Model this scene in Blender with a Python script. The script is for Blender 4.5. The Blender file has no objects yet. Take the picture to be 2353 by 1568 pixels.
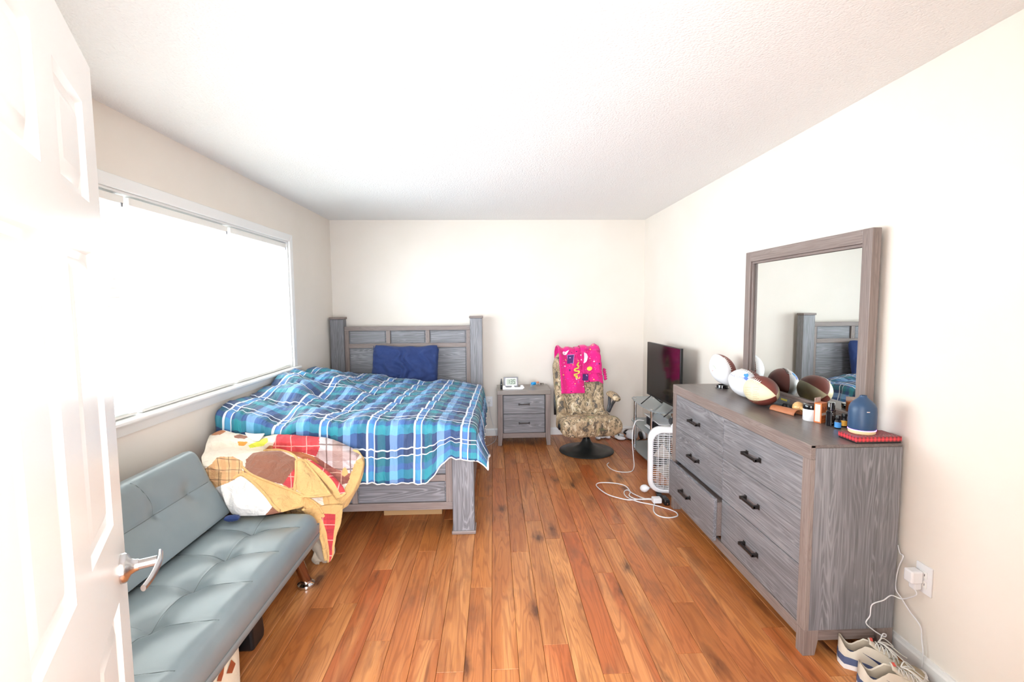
import bpy, bmesh, math, random
from mathutils import Vector, Matrix, noise
random.seed(7)
PI = math.pi
scene = bpy.context.scene
COL = scene.collection

# ------------------------------------------------------------------ camera
F_PX, CXP, CYP = 1100.0, 1176.5, 784.0          # the image is 2353 x 1568
PITCH, YAW, ROLL, EYE = math.radians(4.405), math.radians(2.211), math.radians(-0.469), 1.505
_f = Vector((math.sin(YAW)*math.cos(PITCH), math.cos(YAW)*math.cos(PITCH), -math.sin(PITCH)))
_r = Vector((math.cos(YAW), -math.sin(YAW), 0.0))
_u = _r.cross(_f)
_r2 = math.cos(ROLL)*_r + math.sin(ROLL)*_u
_u2 = -math.sin(ROLL)*_r + math.cos(ROLL)*_u
cam = bpy.data.cameras.new('camera')
cam.sensor_width = 36.0
cam.sensor_fit = 'HORIZONTAL'
cam.lens = F_PX*36.0/2353.0
cam.clip_start = 0.01
camo = bpy.data.objects.new('camera', cam)
COL.objects.link(camo)
m = Matrix((_r2, _u2, -_f)).transposed().to_4x4()
m.translation = Vector((0, 0, EYE))
camo.matrix_world = m
scene.camera = camo

# ------------------------------------------------------------------ world, light, exposure
SKY = 24.0
world = bpy.data.worlds.new('overcast_sky')
scene.world = world
world.use_nodes = True
bgn = world.node_tree.nodes['Background']
bgn.inputs[0].default_value = (0.935, 0.98, 1.06, 1)
bgn.inputs[1].default_value = SKY
scene.view_settings.view_transform = 'Standard'
scene.view_settings.look = 'None'
scene.view_settings.gamma = 1.0
scene.view_settings.use_curve_mapping = False
scene.view_settings.exposure = -0.12
try:
    scene.cycles.use_denoising = True
    scene.cycles.max_bounces = 8
    scene.cycles.diffuse_bounces = 4
    scene.cycles.adaptive_threshold = 0.03
    scene.cycles.glossy_bounces = 4
    scene.cycles.transparent_max_bounces = 12
    scene.cycles.sample_clamp_indirect = 8.0
    scene.cycles.caustics_reflective = False
    scene.cycles.caustics_refractive = False
except Exception:
    pass

def sky_portal(name, loc, rot, sx, sy):
    l = bpy.data.lights.new(name, 'AREA'); l.shape = 'RECTANGLE'; l.size = sx; l.size_y = sy
    l.cycles.is_portal = True
    o = bpy.data.objects.new(name, l); COL.objects.link(o); o.location = loc; o.rotation_euler = rot
    return o

# room shell dimensions
XL, XR, YB, YF, HC = -1.785, 1.718, 5.41, 0.36, 2.44
WY0, WY1, WZ0, WZ1 = 1.55, 4.30, 0.965, 2.065      # window opening
sky_portal('window_daylight', (XL-0.20, (WY0+WY1)/2, (WZ0+WZ1)/2), (0, -PI/2, 0), WZ1-WZ0, WY1-WY0)
sky_portal('hall_fill_portal', (0.0, -1.16, 1.2), (PI/2, 0, 0), 1.9, 2.44)  # unseen hall end left open to the sky as added fill light

# ------------------------------------------------------------------ pixel -> point on a plane
def pray(u, v):
    return _r2*((u-CXP)/F_PX) - _u2*((v-CYP)/F_PX) + _f
def pon(u, v, ax, val):
    d = pray(u, v); o = Vector((0, 0, EYE)); t = (val-o[ax])/d[ax]
    return o+d*t
def PXX(u, v, x): return pon(u, v, 0, x)
def PXY(u, v, y): return pon(u, v, 1, y)
def PXZ(u, v, z=0.0): return pon(u, v, 2, z)

# ------------------------------------------------------------------ node helpers
def L(c):
    if isinstance(c, str):
        c = tuple(int(c[i:i+2], 16) for i in (0, 2, 4))
    return tuple(((x/255.0)/12.92 if x/255.0 <= 0.04045 else ((x/255.0+0.055)/1.055)**2.4) for x in c)+(1.0,)
def nd(nt, t, ins=None, **props):
    n = nt.nodes.new(t)
    for k, v in props.items(): setattr(n, k, v)
    for k, v in (ins or {}).items():
        s = n.inputs[k]
        if isinstance(v, bpy.types.NodeSocket): nt.links.new(v, s)
        else: s.default_value = v
    return n
def mth(nt, op, a, b=None, c=None, clamp=False):
    ins = {0: a}
    if b is not None: ins[1] = b
    if c is not None: ins[2] = c
    return nd(nt, 'ShaderNodeMath', ins, operation=op, use_clamp=clamp).outputs[0]
def mix(nt, fac, a, b, blend='MIX'):
    n = nd(nt, 'ShaderNodeMix', None, data_type='RGBA', blend_type=blend)
    for i, v in ((0, fac), (6, a), (7, b)):
        if isinstance(v, bpy.types.NodeSocket): nt.links.new(v, n.inputs[i])
        else: n.inputs[i].default_value = v
    return n.outputs[2]
def ramp(nt, fac, stops, interp='LINEAR'):
    n = nd(nt, 'ShaderNodeValToRGB', {0: fac})
    cr = n.color_ramp; cr.interpolation = interp
    while len(cr.elements) < len(stops): cr.elements.new(0.5)
    for e, (p, c) in zip(cr.elements, stops):
        e.position = p; e.color = c if len(c) == 4 else tuple(c)+(1,)
    return n.outputs[0]
def rampv(nt, fac, stops, interp='LINEAR'):
    return ramp(nt, fac, [(p, (v, v, v, 1)) for p, v in stops], interp)
def newmat(name):
    m = bpy.data.materials.new(name); m.use_nodes = True
    return m, m.node_tree, m.node_tree.nodes['Principled BSDF']
def setc(nt, b, c):
    if isinstance(c, bpy.types.NodeSocket): nt.links.new(c, b.inputs['Base Color'])
    else: b.inputs['Base Color'].default_value = c
def bumpit(nt, b, h, strength=0.3, dist=0.005):
    n = nd(nt, 'ShaderNodeBump', {'Strength': strength, 'Distance': dist, 'Height': h})
    nt.links.new(n.outputs[0], b.inputs['Normal'])
def objco(nt, scale=(1, 1, 1), rnd=0.0):
    tc = nd(nt, 'ShaderNodeTexCoord')
    v = tc.outputs['Object']
    if rnd:
        oi = nd(nt, 'ShaderNodeObjectInfo')
        cmb = nd(nt, 'ShaderNodeCombineXYZ', {0: mth(nt, 'MULTIPLY', oi.outputs['Random'], rnd), 1: mth(nt, 'MULTIPLY', oi.outputs['Random'], rnd*1.7), 2: mth(nt, 'MULTIPLY', oi.outputs['Random'], rnd*0.6)})
        v = nd(nt, 'ShaderNodeVectorMath', {0: v, 1: cmb.outputs[0]}, operation='ADD').outputs[0]
    return nd(nt, 'ShaderNodeMapping', {'Vector': v, 'Scale': scale}).outputs[0]
def nz(nt, vec, scale=1.0, detail=4.0, rough=0.5, dist=0.0):
    return nd(nt, 'ShaderNodeTexNoise', {'Vector': vec, 'Scale': scale, 'Detail': detail, 'Roughness': rough, 'Distortion': dist}).outputs[0]
def simple(name, col, rough=0.5, metal=0.0, spec=0.5, bump=0.0, bscale=80.0, var=0.0, vscale=6.0, coat=0.0, sheen=0.0, bdist=0.003):
    m, nt, b = newmat(name)
    col = L(col)
    if var:
        n = nz(nt, objco(nt), vscale, 5)
        lo = tuple(x*(1-var) for x in col[:3])+(1,); hi = tuple(min(1, x*(1+var)) for x in col[:3])+(1,)
        setc(nt, b, ramp(nt, n, [(0.3, lo), (0.7, hi)]))
    else: setc(nt, b, col)
    b.inputs['Roughness'].default_value = rough; b.inputs['Metallic'].default_value = metal
    b.inputs['Specular IOR Level'].default_value = spec
    b.inputs['Coat Weight'].default_value = coat
    b.inputs['Sheen Weight'].default_value = sheen
    if bump: bumpit(nt, b, nz(nt, objco(nt), bscale, 3), bump, bdist)
    return m
def emis(name, col, strength):
    m, nt, b = newmat(name)
    b.inputs['Emission Color'].default_value = L(col); b.inputs['Emission Strength'].default_value = strength
    setc(nt, b, L(col)); return m

def wood(name, axis, dark, mid, light, ringc, gs=1.0, rough=0.45, rnd=23.0):
    """grained board, grain running along axis"""
    m, nt, b = newmat(name)
    s = [9.0*gs]*3; s[axis] = 0.75*gs
    s2 = [150.0*gs]*3; s2[axis] = 3.5*gs
    v = objco(nt, tuple(s), rnd); v2 = objco(nt, tuple(s2), rnd)
    n1 = nz(nt, v, 1.0, 2.0, 0.5, 0.4)
    rings = mth(nt, 'SINE', mth(nt, 'MULTIPLY_ADD', n1, 170.0, mth(nt, 'MULTIPLY', nz(nt, v2, 0.3, 2.0), 3.0)))
    rings = mth(nt, 'MULTIPLY_ADD', rings, 0.5, 0.5)
    n2 = nz(nt, v2, 1.0, 3.0, 0.6)
    n3 = nz(nt, v, 0.6, 3.0, 0.5)
    base = ramp(nt, mth(nt, 'MULTIPLY_ADD', n2, 0.65, mth(nt, 'MULTIPLY', n3, 0.35)), [(0.33, L(dark)), (0.5, L(mid)), (0.66, L(light))])
    patchy = rampv(nt, nz(nt, v, 0.8, 1.0), [(0.40, 0.25), (0.62, 1.0)])
    lines = mth(nt, 'MULTIPLY', rampv(nt, rings, [(0.0, 0.0), (0.72, 0.0), (1.0, 0.50)]), patchy)
    col = mix(nt, lines, base, L(ringc))
    dl = mth(nt, 'MULTIPLY', rampv(nt, rings, [(0.0, 0.40), (0.22, 0.0), (1.0, 0.0)]), patchy)
    col = mix(nt, dl, col, L(dark))
    setc(nt, b, col)
    b.inputs['Roughness'].default_value = rough
    bumpit(nt, b, n2, 0.12, 0.001)
    return m

# ------------------------------------------------------------------ materials
MT = {}
def wallmat():
    m, nt, b = newmat('wall_paint')
    n = nz(nt, objco(nt), 3.0, 3)
    setc(nt, b, ramp(nt, n, [(0.3, L('E9E1D6')), (0.7, L('ECE4DA'))]))
    b.inputs['Roughness'].default_value = 0.75
    bumpit(nt, b, nz(nt, objco(nt), 260.0, 2), 0.05, 0.001)
    return m
MT['wall'] = wallmat()
def ceilmat():
    m, nt, b = newmat('popcorn_ceiling')
    setc(nt, b, L('F4F3F1')); b.inputs['Roughness'].default_value = 0.95
    co = objco(nt)
    vo = nd(nt, 'ShaderNodeTexVoronoi', {'Vector': co, 'Scale': 95.0})
    h = mth(nt, 'MULTIPLY_ADD', nz(nt, co, 140.0, 4, 0.65), 1.0, mth(nt, 'MULTIPLY', vo.outputs[0], -0.7))
    bumpit(nt, b, h, 0.55, 0.006)
    return m
MT['ceil'] = ceilmat()
MT['trim'] = simple('white_trim_paint', 'F1F1EF', 0.35)
MT['door'] = simple('white_door_paint', 'F0F0EE', 0.30, bump=0.10, bscale=60)
MT['blind'] = simple('white_blind_plastic', 'F4F2EC', 0.4)
MT['white'] = simple('white_plastic', 'ECECEE', 0.35)
MT['whitegloss'] = simple('white_gloss_plastic', 'F0F0F2', 0.12)
MT['black'] = simple('black_plastic', '121214', 0.35)
MT['blackgloss'] = simple('black_gloss_plastic', '0C0C10', 0.08, coat=0.5)
MT['blackmetal'] = simple('dark_bronze_metal', '3A3533', 0.38, metal=0.7)
MT['darkgrey'] = simple('dark_grey_plastic', '47484C', 0.4)
MT['grey'] = simple('grey_plastic', '8C8C90', 0.4)
MT['chrome'] = simple('chrome', 'D8D8DA', 0.08, metal=1.0)
MT['nickel'] = simple('satin_nickel', 'C9C6C6', 0.25, metal=1.0)
def glassmat(name, tint, alpha, rough=0.02):
    m, nt, b = newmat(name)
    nt.nodes.remove(b)
    out = nt.nodes['Material Output']
    t = nd(nt, 'ShaderNodeBsdfTransparent', {0: L(tint)})
    g = nd(nt, 'ShaderNodeBsdfGlossy', {'Color': (1, 1, 1, 1), 'Roughness': rough})
    lw_ = nd(nt, 'ShaderNodeLayerWeight', {0: 0.5})
    fr_ = mth(nt, 'MULTIPLY_ADD', mth(nt, 'POWER', lw_.outputs['Facing'], 5.0), 0.7, 0.045)
    d = nd(nt, 'ShaderNodeBsdfDiffuse', {0: L(tint)})
    a = nd(nt, 'ShaderNodeMixShader', {0: alpha, 1: t.outputs[0], 2: d.outputs[0]})
    s = nd(nt, 'ShaderNodeMixShader', {0: fr_, 1: a.outputs[0], 2: g.outputs[0]})
    nt.links.new(s.outputs[0], out.inputs['Surface'])
    return m
MT['pane'] = glassmat('window_glass', 'F8FBFA', 0.0)
MT['shelfglass'] = glassmat('frosted_shelf_glass', 'CDD6DA', 0.45, 0.06)
MT['clear'] = glassmat('clear_plastic', 'EEF6FA', 0.15)
MT['mirror'] = simple('mirror_silver', 'E8ECEA', 0.0, metal=1.0)

def floormat():
    m, nt, b = newmat('laminate_plank')
    oi = nd(nt, 'ShaderNodeObjectInfo'); rnd = oi.outputs['Random']
    v = objco(nt, (11.0, 1.0, 11.0), 41.0)
    vf = objco(nt, (150.0, 5.0, 150.0), 41.0)
    n1 = nz(nt, v, 1.0, 2.0, 0.45, 0.6)
    rings = mth(nt, 'MULTIPLY_ADD', mth(nt, 'SINE', mth(nt, 'MULTIPLY', n1, 70.0)), 0.5, 0.5)
    n2 = nz(nt, vf, 1.0, 3.0, 0.6)
    base = ramp(nt, rnd, [(0.0, L('C27840')), (0.3, L('D98F52')), (0.5, L('CB7240')), (0.75, L('E3A062')), (1.0, L('BE6438'))])
    n4 = nz(nt, objco(nt, (7.0, 1.3, 7.0), 17.0), 1.0, 3.0, 0.55)
    base = mix(nt, rampv(nt, n4, [(0.35, 0.0), (0.7, 0.65)]), base, L('9A5730'))
    n5 = nz(nt, objco(nt, (10.0, 0.8, 10.0), 61.0), 1.0, 2.0, 0.5)
    base = mix(nt, rampv(nt, n5, [(0.52, 0.0), (0.66, 0.55)]), base, L('EDAC70'))
    base = mix(nt, rampv(nt, rings, [(0.55, 0.0), (1.0, 0.42)]), base, L('8E4A26'))
    base = mix(nt, rampv(nt, n2, [(0.4, 0.0), (0.75, 0.35)]), base, L('96542B'))
    # knots with ragged, grain-wise edges
    wob = nz(nt, objco(nt, (22, 7, 22), 13.0), 1.0, 3.0, 0.6)
    vk = nd(nt, 'ShaderNodeTexVoronoi', {'Vector': objco(nt, (4.6, 2.0, 4.6), 31.0), 'Scale': 1.0, 'Randomness': 1.0})
    kd = mth(nt, 'MULTIPLY_ADD', wob, 0.42, vk.outputs[0])
    base = mix(nt, rampv(nt, kd, [(0.24, 0.9), (0.31, 0.45), (0.42, 0.0)]), base, L('56301C'))
    # long dark streaks and weathered smudges
    n7 = nz(nt, objco(nt, (34.0, 1.1, 34.0), 5.0), 1.0, 4.0, 0.6)
    base = mix(nt, rampv(nt, n7, [(0.60, 0.0), (0.72, 0.6)]), base, L('6B3A20'))
    n6 = nz(nt, objco(nt, (6.0, 2.2, 6.0), 77.0), 1.0, 4.0, 0.65)
    base = mix(nt, rampv(nt, n6, [(0.54, 0.0), (0.70, 0.55)]), base, L('7C5238'))
    base = mix(nt, 1.0, base, (0.90, 0.86, 0.82, 1), 'MULTIPLY')
    setc(nt, b, base)
    b.inputs['Roughness'].default_value = 0.33
    b.inputs['Specular IOR Level'].default_value = 0.45
    nt.links.new(rampv(nt, n2, [(0.3, 0.27), (0.7, 0.38)]), b.inputs['Roughness'])
    bumpit(nt, b, n2, 0.05, 0.0006)
    return m
MT['plank'] = floormat()
MT['subfloor'] = simple('dark_underlay', '2A1A12', 0.9)
GW = dict(dark='5C5B5E', mid='79787C', light='97969A', ringc='A8A7AB')
for i, a in enumerate('xyz'):
    MT['gw'+a] = wood('grey_wood_'+a, i, **GW)
for i, a in enumerate('xyz'):
    MT['gf'+a] = wood('taupe_wood_frame_'+a, i, '70625E', '857670', '988B85', '8E817B', 1.2)
MT['gtop'] = wood('grey_wood_top', 1, '5C5350', '6E6461', '80766F', '776C67', 1.2, rough=0.3)
MT['gtopx'] = wood('grey_wood_top_x', 0, '6C6461', '80776F', '918880', '8A807A', 1.2, rough=0.3)

def leather():
    m, nt, b = newmat('grey_green_leather')
    n = nz(nt, objco(nt), 7.0, 3)
    setc(nt, b, ramp(nt, n, [(0.3, L('788488')), (0.7, L('808B8E'))]))
    b.inputs['Roughness'].default_value = 0.30
    b.inputs['Specular IOR Level'].default_value = 0.7
    vo = nd(nt, 'ShaderNodeTexVoronoi', {'Vector': objco(nt), 'Scale': 420.0})
    bumpit(nt, b, vo.outputs[0], 0.08, 0.0008)
    return m
MT['leather'] = leather()
MT['seam'] = simple('leather_seam', '5E6768', 0.6)

def uvco(nt):
    n = nd(nt, 'ShaderNodeUVMap'); s = nd(nt, 'ShaderNodeSeparateXYZ', {0: n.outputs[0]})
    return n.outputs[0], s.outputs[0], s.outputs[1]
def plaidmat():
    m, nt, b = newmat('blue_green_plaid_cotton')
    uv, u, v = uvco(nt)
    P = 0.295
    fu = mth(nt, 'FRACT', mth(nt, 'DIVIDE', u, P)); fv = mth(nt, 'FRACT', mth(nt, 'DIVIDE', v, P))
    navy, blue, lb, teal, dk, sky = L('223A62'), L('3E5F98'), L('86ABDA'), L('1A6A78'), L('181F38'), L('4E80C4')
    cu = ramp(nt, fu, [(0.0, navy), (0.20, blue), (0.26, sky), (0.36, navy), (0.44, teal), (0.60, navy), (0.70, lb), (0.86, blue)], 'CONSTANT')
    cv = ramp(nt, fv, [(0.0, navy), (0.16, dk), (0.32, teal), (0.50, blue), (0.64, L('2A97A6')), (0.84, navy)], 'CONSTANT')
    base = mix(nt, 0.45, cu, cv)
    base = mix(nt, 1.0, base, (1.2, 1.22, 1.2, 1), 'MULTIPLY')
    wu = rampv(nt, fu, [(0.0, 0.0), (0.20, 1.0), (0.245, 0.0), (0.36, 1.0), (0.385, 0.0)], 'CONSTANT')
    wv = rampv(nt, fv, [(0.0, 0.0), (0.15, 1.0), (0.18, 0.0), (0.31, 1.0), (0.335, 0.0)], 'CONSTANT')
    w = mth(nt, 'MAXIMUM', wu, wv)
    # woven twill speckle over the white
    base = mix(nt, mth(nt, 'MULTIPLY', w, 0.9), base, L('E9EDF4'))
    setc(nt, b, base)
    b.inputs['Roughness'].default_value = 0.6
    b.inputs['Sheen Weight'].default_value = 0.08
    h = nz(nt, nd(nt, 'ShaderNodeMapping', {'Vector': uv, 'Scale': (26, 7, 1)}).outputs[0], 1.0, 4, 0.55, 0.8)
    bumpit(nt, b, h, 0.7, 0.016)
    return m
MT['plaid'] = plaidmat()
def smallplaid(name, base, c1, c2, line, P=0.06, w1=0.45, lw=0.06):
    m, nt, b = newmat(name)
    uv, u, v = uvco(nt)
    fu = mth(nt, 'FRACT', mth(nt, 'DIVIDE', u, P)); fv = mth(nt, 'FRACT', mth(nt, 'DIVIDE', v, P))
    bu = rampv(nt, fu, [(0, 1.0), (w1, 0.0)], 'CONSTANT'); bv = rampv(nt, fv, [(0, 1.0), (w1, 0.0)], 'CONSTANT')
    c = mix(nt, mth(nt, 'MULTIPLY', bu, 0.55), L(base), L(c1)); c = mix(nt, mth(nt, 'MULTIPLY', bv, 0.55), c, L(c2))
    lu = rampv(nt, fu, [(0, 0.0), (0.72, 1.0), (0.72+lw, 0.0)], 'CONSTANT'); lv = rampv(nt, fv, [(0, 0.0), (0.72, 1.0), (0.72+lw, 0.0)], 'CONSTANT')
    c = mix(nt, mth(nt, 'MULTIPLY', mth(nt, 'MAXIMUM', lu, lv), 0.8), c, L(line))
    setc(nt, b, c); b.inputs['Roughness'].default_value = 0.85
    bumpit(nt, b, nz(nt, nd(nt, 'ShaderNodeMapping', {'Vector': uv, 'Scale': (14, 22, 1)}).outputs[0], 1.0, 4, 0.6, 0.8), 0.8, 0.022)
    return m
def cloth(name, col, rough=0.85, bs=22.0, bst=0.8, bd=0.022):
    m, nt, b = newmat(name)
    n = nz(nt, objco(nt), 9.0, 4)
    c = L(col)
    setc(nt, b, ramp(nt, n, [(0.3, tuple(x*0.88 for x in c[:3])+(1,)), (0.7, c)]))
    b.inputs['Roughness'].default_value = rough; b.inputs['Sheen Weight'].default_value = 0.1
    bumpit(nt, b, nz(nt, objco(nt), bs, 4, 0.55, 0.6), bst, bd)
    return m
MT['q_cream'] = cloth('quilt_cream', 'F0E4D2')
MT['q_white'] = cloth('quilt_white', 'F4EEE8')
MT['q_brown'] = cloth('quilt_brown', '96624C')
MT['q_rust'] = cloth('quilt_rust', 'B87244')
MT['q_tan'] = cloth('quilt_tan_backing', 'DFB576')
MT['q_lime'] = cloth('quilt_lime', 'E0E44E')
MT['q_orange'] = cloth('quilt_orange', 'EE9A44')
MT['q_tanplaid'] = smallplaid('quilt_tan_plaid', 'D9AE7E', 'C98F62', 'CB9C6A', '4A3226', 0.055)
MT['q_red'] = smallplaid('quilt_red_plaid', 'D4474A', 'B8343C', 'B23A44', 'F0B0A4', 0.085)
MT['q_grey'] = smallplaid('quilt_grey_plaid', 'D9CCCC', '9C6A4E', 'A8857C', '6E5048', 0.13, 0.42)
MT['q_brplaid'] = smallplaid('quilt_brown_plaid', 'A5685A', '8A4A42', '7A4038', 'DDB09C', 0.09)
MT['navycloth'] = cloth('navy_cotton', '22386E', 0.8, 18.0, 0.35, 0.008)
MT['khaki'] = cloth('khaki_canvas', 'A99B89', 0.9, 12.0, 0.3)
MT['canvas'] = cloth('cream_canvas', 'D8C8AE', 0.9, 14.0, 0.3)
MT['bagleather'] = simple('brown_leather_trim', '8C4426', 0.5)
MT['mattress'] = cloth('white_mattress', 'DADCE2')
MT['cardboard'] = simple('cardboard', 'B08A5E', 0.9)

def camomat():
    m, nt, b = newmat('woodland_camouflage_fabric')
    co = objco(nt)
    d = nd(nt, 'ShaderNodeVectorMath', {0: co, 1: nd(nt, 'ShaderNodeVectorMath', {0: nd(nt, 'ShaderNodeTexNoise', {'Vector': co, 'Scale': 14.0, 'Detail': 3.0}).outputs[1], 'Scale': 0.09}, operation='SCALE').outputs[0]}, operation='ADD').outputs[0]
    n1 = nz(nt, nd(nt, 'ShaderNodeMapping', {'Vector': d, 'Scale': (11, 11, 6)}).outputs[0], 1.0, 4, 0.6)
    c = ramp(nt, n1, [(0.0, L('5A5248')), (0.38, L('9A8468')), (0.45, L('B8A080')), (0.53, L('7E7058')), (0.57, L('CBB494')), (0.63, L('6A645C')), (0.70, L('D8C4A6'))], 'CONSTANT')
    n2 = nz(nt, nd(nt, 'ShaderNodeMapping', {'Vector': d, 'Scale': (34, 34, 11)}).outputs[0], 1.0, 4, 0.65)
    c = mix(nt, rampv(nt, n2, [(0.56, 0.0), (0.62, 0.75)]), c, L('3E3832'))
    c = mix(nt, rampv(nt, nz(nt, nd(nt, 'ShaderNodeMapping', {'Vector': d, 'Scale': (24, 24, 9)}).outputs[0], 1.0, 3, 0.5), [(0.58, 0.0), (0.63, 0.85)]), c, L('DCCDB0'))
    c = mix(nt, rampv(nt, nz(nt, d, 9.0, 3, 0.5), [(0.60, 0.0), (0.68, 0.5)]), c, L('7E8A52'))
    setc(nt, b, c); b.inputs['Roughness'].default_value = 0.75
    bumpit(nt, b, nz(nt, co, 22.0, 4, 0.5), 0.25, 0.006)
    return m
MT['camo'] = camomat()
def pinkmat():
    m, nt, b = newmat('hot_pink_printed_fleece')
    uv, u, v = uvco(nt)
    base = L('E0147E')
    w = nd(nt, 'ShaderNodeTexVoronoi', {'Vector': uv, 'Scale': 34.0})
    dn = nz(nt, uv, 60.0, 2)
    d1 = mth(nt, 'MULTIPLY_ADD', dn, 0.10, w.outputs[0])
    sc = nd(nt, 'ShaderNodeSeparateColor', {0: w.outputs[1]})
    pick = ramp(nt, sc.outputs[0], [(0.0, L('F6DCEA')), (0.25, L('40204E')), (0.45, L('E6D84A')), (0.62, L('C03AA0')), (0.75, base)], 'CONSTANT')
    msk = rampv(nt, d1, [(0.0, 1.0), (0.27, 0.0)], 'CONSTANT')
    c = mix(nt, msk, base, pick)
    w2 = nd(nt, 'ShaderNodeTexVoronoi', {'Vector': uv, 'Scale': 75.0})
    c = mix(nt, rampv(nt, w2.outputs[0], [(0.0, 1.0), (0.10, 0.0)], 'CONSTANT'), c, L('FBE6F2'))
    setc(nt, b, c); b.inputs['Roughness'].default_value = 0.9; b.inputs['Sheen Weight'].default_value = 0.3
    bumpit(nt, b, nz(nt, uv, 220.0, 2), 0.3, 0.002)
    return m
MT['pink'] = pinkmat()
MT['printwhite'] = simple('print_white', 'F4DEEE', 0.9)
MT['printpurple'] = simple('print_purple', '4A2A66', 0.9)
MT['printlilac'] = simple('print_lilac', 'D9A0DC', 0.9)
MT['printyellow'] = simple('print_yellow', 'E8E05A', 0.9)

def footballmat(name, panel_cols, axis_off=0.0):
    """four panels round the long axis (local X)"""
    m, nt, b = newmat(name)
    tc = nd(nt, 'ShaderNodeTexCoord'); s = nd(nt, 'ShaderNodeSeparateXYZ', {0: tc.outputs['Object']})
    ang = mth(nt, 'ARCTAN2', s.outputs[2], s.outputs[1])
    fr = mth(nt, 'FRACT', mth(nt, 'ADD', mth(nt, 'DIVIDE', ang, 2*PI), axis_off+1.0))
    c = ramp(nt, fr, [(i*0.25, L(pc)) for i, pc in enumerate(panel_cols)], 'CONSTANT')
    setc(nt, b, c); b.inputs['Roughness'].default_value = 0.42
    vo = nd(nt, 'ShaderNodeTexVoronoi', {'Vector': tc.outputs['Object'], 'Scale': 520.0})
    seam = mth(nt, 'ABSOLUTE', mth(nt, 'SUBTRACT', mth(nt, 'FRACT', mth(nt, 'MULTIPLY', fr, 4.0)), 0.5))
    sm = rampv(nt, seam, [(0.0, 1.0), (0.48, 1.0), (0.5, 0.0)])
    bumpit(nt, b, mth(nt, 'MULTIPLY_ADD', vo.outputs[0], 0.25, sm), 0.5, 0.0015)
    return m

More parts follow.
